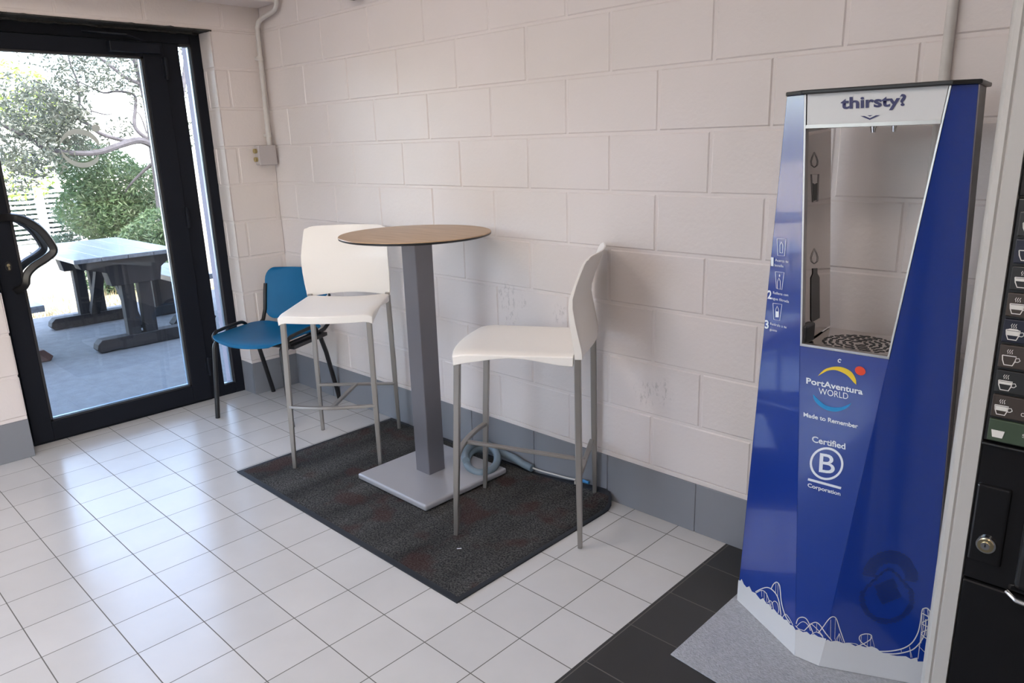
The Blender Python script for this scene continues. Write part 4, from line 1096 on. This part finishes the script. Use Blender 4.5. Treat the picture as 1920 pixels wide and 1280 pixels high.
t = empty('picnic_table', (-2.3, -.25, 0)); tag(t, 'dark stained wooden picnic table with grey weathered top seen through the door', 'table')
PO = V((-2.3, -.25, 0)); pl_ = lambda x, y, z: V((x, y, z)) - PO
mb = MB()
for k in range(4):
    y0 = -.665 + k*.1755; mb.box(pl_(-2.90, y0, .670), pl_(-1.63, y0 + .172, .70))
mb.build('tabletop', M['picnic_top'], t, bevel=.004)
for xb in (-1.80, -2.94 + .03):
    mb = MB(); mb.prism([pl_(xb - .05, y, z) for y, z in [(-.585, .03), (-.575, .065), (-.545, .093), (.06, .093), (.09, .065), (.10, .03), (.08, 0), (-.40, 0), (-.44, .012), (-.56, 0)]], (.10, 0, 0))
    mb.build('foot_beam', M['picnic'], t, bevel=.004)
    for yl in (-.352, -.232):
        mb = MB(); mb.box(pl_(xb - .035, yl, .09), pl_(xb + .035, yl + .088, .60)); mb.build('leg', M['picnic'], t, bevel=.004)
    mb = MB(); mb.prism([pl_(xb - .06, y, z) for y, z in [(-.62, .670), (-.60, .615), (-.44, .57), (-.42, .47), (-.08, .47), (-.06, .57), (.0, .615), (.02, .670)]], (.12, 0, 0)); mb.build('cross_beam', M['picnic'], t, bevel=.004)
mb = MB(); mb.tube([pl_(-2.85, -.25, .10), pl_(-2.45, -.25, .60)], 1, rect=(.07, .05)); mb.build('brace', M['picnic'], t)
mb = MB(); mb.tube([pl_(-1.86, -.25, .12), pl_(-2.25, -.25, .60)], 1, rect=(.07, .05)); mb.build('brace', M['picnic'], t)
mb = MB(); mb.box(pl_(-2.85, -.30, .56), pl_(-1.85, -.20, .62)); mb.build('rail', M['picnic'], t)
def bench(label, x0, x1, y0, y1, zt, legm):
    b = empty('bench', ((x0+x1)/2, (y0+y1)/2, 0)); tag(b, label, 'bench', 'benches of the picnic table')
    B_ = V(((x0+x1)/2, (y0+y1)/2, 0)); f = lambda x, y, z: V((x, y, z)) - B_
    mb = MB(); mb.box(f(x0, y0, zt - .045), f(x1, (y0+y1)/2 - .004, zt)); mb.box(f(x0, (y0+y1)/2 + .004, zt - .045), f(x1, y1, zt)); mb.build('seat_plank', M['picnic_top'], b, bevel=.004)
    for xb in (x0 + .2, x1 - .2):
        mb = MB(); mb.box(f(xb - .035, y0 + .06, .06), f(xb + .035, y1 - .06, zt - .045)); mb.build('leg', legm, b, bevel=.004)
        mb = MB(); mb.prism([f(xb - .05, y, z) for y, z in [(y0 - .03, .03), (y0 + .02, .085), (y1 - .02, .085), (y1 + .03, .03), (y1 + .01, 0), (y0 - .01, 0)]], (.10, 0, 0)); mb.build('foot', legm, b, bevel=.004)
bench('dark wooden bench on the near left side of the picnic table', -2.95, -1.70, -1.17, -.87, .42, M['bench_red'])
bench('dark wooden bench behind the right side of the picnic table', -2.95, -1.98, .14, .44, .42, M['picnic'])

# vegetation
def leaves(name, clumps, size, m_, parent=None, seed=1, dens=1.8):
    rnd = random.Random(seed); vs, fs = [], []
    for (c, r, cnt) in clumps:
        for _ in range(int(cnt*dens)):
            while True:
                d = V((rnd.uniform(-1, 1), rnd.uniform(-1, 1), rnd.uniform(-1, 1)))
                if d.length < 1: break
            d = d.normalized() * d.length**.5
            p = V(c) + V((d.x*r[0], d.y*r[1], d.z*r[2])); a = V((rnd.gauss(0, 1), rnd.gauss(0, 1), rnd.gauss(0, .8))).normalized()
            b = a.cross(V((rnd.gauss(0, 1), rnd.gauss(0, 1), rnd.gauss(0, 1)))).normalized(); s = size*rnd.uniform(.6, 1.3)
            n_ = a.cross(b); k = len(vs)
            vs += [p - a*s, p + b*s*.32 + n_*s*.1, p + a*s, p - b*s*.32 + n_*s*.1]; fs += [(k, k+1, k+2), (k, k+2, k+3)]
    mb = MB(); mb.add(vs, fs); return mb.build(name, m_, parent, fix=False)
def wp(px, py, x): # point behind the door at distance plane x
    p = on_plane(px, py, (x, 0, 0), V((1, 0, 0))); return p
# the overhanging tree
tree = empty('tree', (-5.2, 1.5, 0)); tag(tree, 'grey-barked tree with crooked branches leaning into the view behind the picnic table', 'tree')
TO = V((-5.2, 1.5, 0))
def branch(pts, r0, r1, x0, x1, name='branch', par=tree):
    r0 *= .75; r1 *= .75; n = len(pts); P = [wp(p[0], p[1], x0 + (x1-x0)*i/(n-1)) - TO for i, p in enumerate(pts)]; P = smooth_path(P, 5)
    mb = MB(); k = len(P); mb.tube(P, [r0 + (r1-r0)*i/(k-1) for i in range(k)], 8); return mb.build(name, M['bark'], par, smooth=True)
base = wp(345, 470, -5.2)
tr_pts = [(318, 520), (312, 440), (305, 370), (298, 320), (290, 270), (282, 210), (268, 150), (255, 105), (245, 60)]
trunk = branch(tr_pts, .13, .06, -5.2, -5.2, 'trunk')
branch([(290, 275), (262, 263), (225, 272), (186, 285), (146, 287), (86, 279), (52, 257), (15, 240), (-30, 215)], .055, .018, -5.2, -5.0)
branch([(262, 263), (237, 264), (192, 252), (168, 235), (146, 214), (149, 190), (146, 156), (132, 120), (120, 70)], .032, .010, -5.2, -5.4)
branch([(288, 268), (254, 240), (254, 200), (251, 178), (220, 171), (194, 174), (167, 162), (140, 150)], .030, .008, -5.2, -5.5)
branch([(270, 160), (235, 145), (200, 118), (165, 95), (130, 70)], .032, .010, -5.2, -5.3)
branch([(168, 235), (150, 225), (135, 200), (110, 185), (85, 160), (60, 150)], .018, .006, -5.3, -5.0)
branch([(275, 250), (262, 215), (243, 205)], .014, .006, -5.2, -5.3)
branch([(172, 208), (200, 215), (214, 211)], .012, .005, -5.3, -5.5)
branch([(146, 190), (160, 205), (172, 212), (150, 160)], .012, .005, -5.3, -5.5)
branch([(295, 300), (270, 320), (245, 345), (235, 360)], .03, .01, -5.2, -5.6)
branch([(300, 330), (330, 230), (345, 150), (350, 80)], .06, .03, -5.2, -5.4)
def cl(px, py, x, r, cnt): p = wp(px, py, x) - TO; return (p, (r*1.2, r, r*.8), cnt)
leaves('foliage', [cl(30, 200, -5.1, .42, 900), (wp(80, 215, -5.2) - TO, (.5, .35, .30), 1100), cl(110, 190, -5.4, .32, 650), cl(130, 235, -5.2, .26, 500),
                   cl(30, 270, -4.9, .35, 600), cl(70, 285, -5.2, .34, 600), cl(20, 320, -5.2, .30, 450), cl(120, 270, -5.4, .25, 300), cl(170, 265, -5.5, .2, 150),
                   cl(150, 140, -5.3, .28, 350), cl(200, 120, -5.3, .34, 500), cl(240, 135, -5.4, .28, 380), cl(110, 110, -5.3, .25, 160), cl(225, 240, -5.6, .16, 90), cl(60, 95, -5.2, .2, 60),
                   cl(262, 180, -5.3, .16, 100), cl(348, 120, -5.5, .3, 200), cl(355, 200, -5.5, .25, 160), cl(365, 250, -5.5, .2, 160)],
       .032, M['leaf_olive'], tree, 2, 1.2)
# yellow-green tree at the far left
t2 = empty('tree', (-7.5, 0, 0)); tag(t2, 'yellow-green leafed tree at the far left of the door glass', 'tree'); TO2 = V((-7.5, 0, 0))
P = wp(-25, 420, -7.5); mb = MB(); mb.tube([V((0, P.y + .1, 0)), V((0, P.y, 1.2)), V((.1, P.y - .2, 2.1))], [.035, .028, .018], 8); mb.build('trunk', M['bark'], t2, smooth=True)
def cl2(px, py, x, r, cnt): p = wp(px, py, x) - TO2; return (p, (r*1.2, r, r*.8), cnt)
leaves('foliage', [cl2(20, 170, -7.5, .45, 700), cl2(55, 215, -7.4, .4, 500), cl2(85, 220, -7.6, .3, 300), cl2(40, 330, -7.8, .4, 350), cl2(95, 205, -7.6, .3, 300)], .042, M['leaf_yel'], t2, 5, 1.0)
# bush mass behind the table
for i, (lab, x, cls, mk, sd) in enumerate([
    ('large green bush directly behind the picnic table', -6.0, [(190, 330, .45, 1500), (230, 370, .5, 1900), (180, 390, .42, 1400), (270, 410, .42, 1300), (220, 415, .4, 1100), (150, 300, .3, 500), (290, 350, .35, 800)], 'leaf_green', 11),
    ('dark green bush beneath the left of the big bush', -7.6, [(185, 410, .38, 1100), (220, 400, .4, 1000), (150, 400, .35, 600)], 'leaf_dark', 12),
    ('low leafy shrub at the right edge of the door glass', -4.6, [(300, 430, .28, 800), (330, 470, .3, 700), (270, 450, .25, 600), (305, 500, .3, 600), (290, 540, .22, 400), (340, 540, .25, 400)], 'leaf_green', 13),
    ('low shrub between the legs of the picnic table', -4.4, [(215, 530, .25, 500), (250, 560, .2, 350), (180, 520, .16, 250), (205, 565, .15, 250)], 'leaf_green', 14),
    ('small shrub in front of the white slatted fence', -8.5, [(115, 462, .2, 260), (95, 470, .16, 160), (130, 452, .16, 160)], 'leaf_dark', 15)]):
    c0 = wp(cls[0][0], cls[0][1], x); b_ = empty('shrub', (x, c0.y, 0)); tag(b_, lab, 'shrub'); Bo = V((x, c0.y, 0))
    C = [(wp(a, b, x + random.uniform(-.2, .2)) - Bo, (r*1.1, r, r*.85), c) for a, b, r, c in cls]
    C = [(V((p.x, p.y, max(p.z, r[2]*.8))), r, n) for p, r, n in C]
    leaves('foliage', C, .034 if i != 3 else .026, M[mk], b_, sd)
    mb = MB(); 
    for p, r, n in C[:4]: mb.tube([V((p.x*.3, p.y*.3, 0)), V((p.x*.7, p.y*.7, p.z*.6)), p], [.02, .014, .006], 6)
    mb.build('stem', M['bark'], b_, smooth=True)
hx = empty('hedge', (-9.5, 1.2, 0)); tag(hx, 'dark hedge filling the gaps behind the white slatted fence', 'hedge')  # leafy backing added to darken the gaps between the slats
leaves('foliage', [(V((0, -.55 + .3*k, .45)), (.22, .3, .5), 520) for k in range(5)], .05, M['leaf_dark'], hx, 21)
mb = MB(); mb.tube([V((0, 0, 0)), V((0, .02, .5))], [.03, .015], 6); mb.build('stem', M['bark'], hx)
# dry grass at the edge of the patio
rnd = random.Random(9); vs, fs = [], []
for _ in range(2600):
    x = -3.6 - rnd.random()**1.5*1.4; y = rnd.uniform(-1.6, 1.2); h = rnd.uniform(.03, .13); a = rnd.uniform(0, 6.28); w_ = .004
    k = len(vs); l = V((rnd.gauss(0, .5), rnd.gauss(0, .5), 1))*h; p = V((x, y, -.02)); s_ = V((math.cos(a), math.sin(a), 0))*w_
    vs += [p - s_, p + s_, p + l]; fs.append((k, k+1, k+2))
mb = MB(); mb.add(vs, fs); o = mb.build('dry_grass', M['straw'], fix=False); tag(o, 'dry straw-coloured grass along the edge of the patio', 'grass', kind='stuff')
# white slatted fence
fx = -9.0; y0, y1 = .55, 1.85; t = empty('slatted_fence', (fx, (y0+y1)/2, 0)); tag(t, 'white horizontally slatted fence beyond the shrubs', 'fence')
Fo = V((fx, (y0+y1)/2, 0))
for y in (y0, y0 + .46, y0 + .98, y1):
    mb = MB(); mb.box(V((fx - .05, y - .05, 0)) - Fo, V((fx + .05, y + .05, .95)) - Fo); mb.build('post', M['fence_white'], t)
mb = MB()
for k in range(12): mb.box(V((fx - .02, y0, .06 + k*.073)) - Fo, V((fx + .02, y1, .098 + k*.073)) - Fo)
mb.build('slat_panel', M['fence_white'], t)
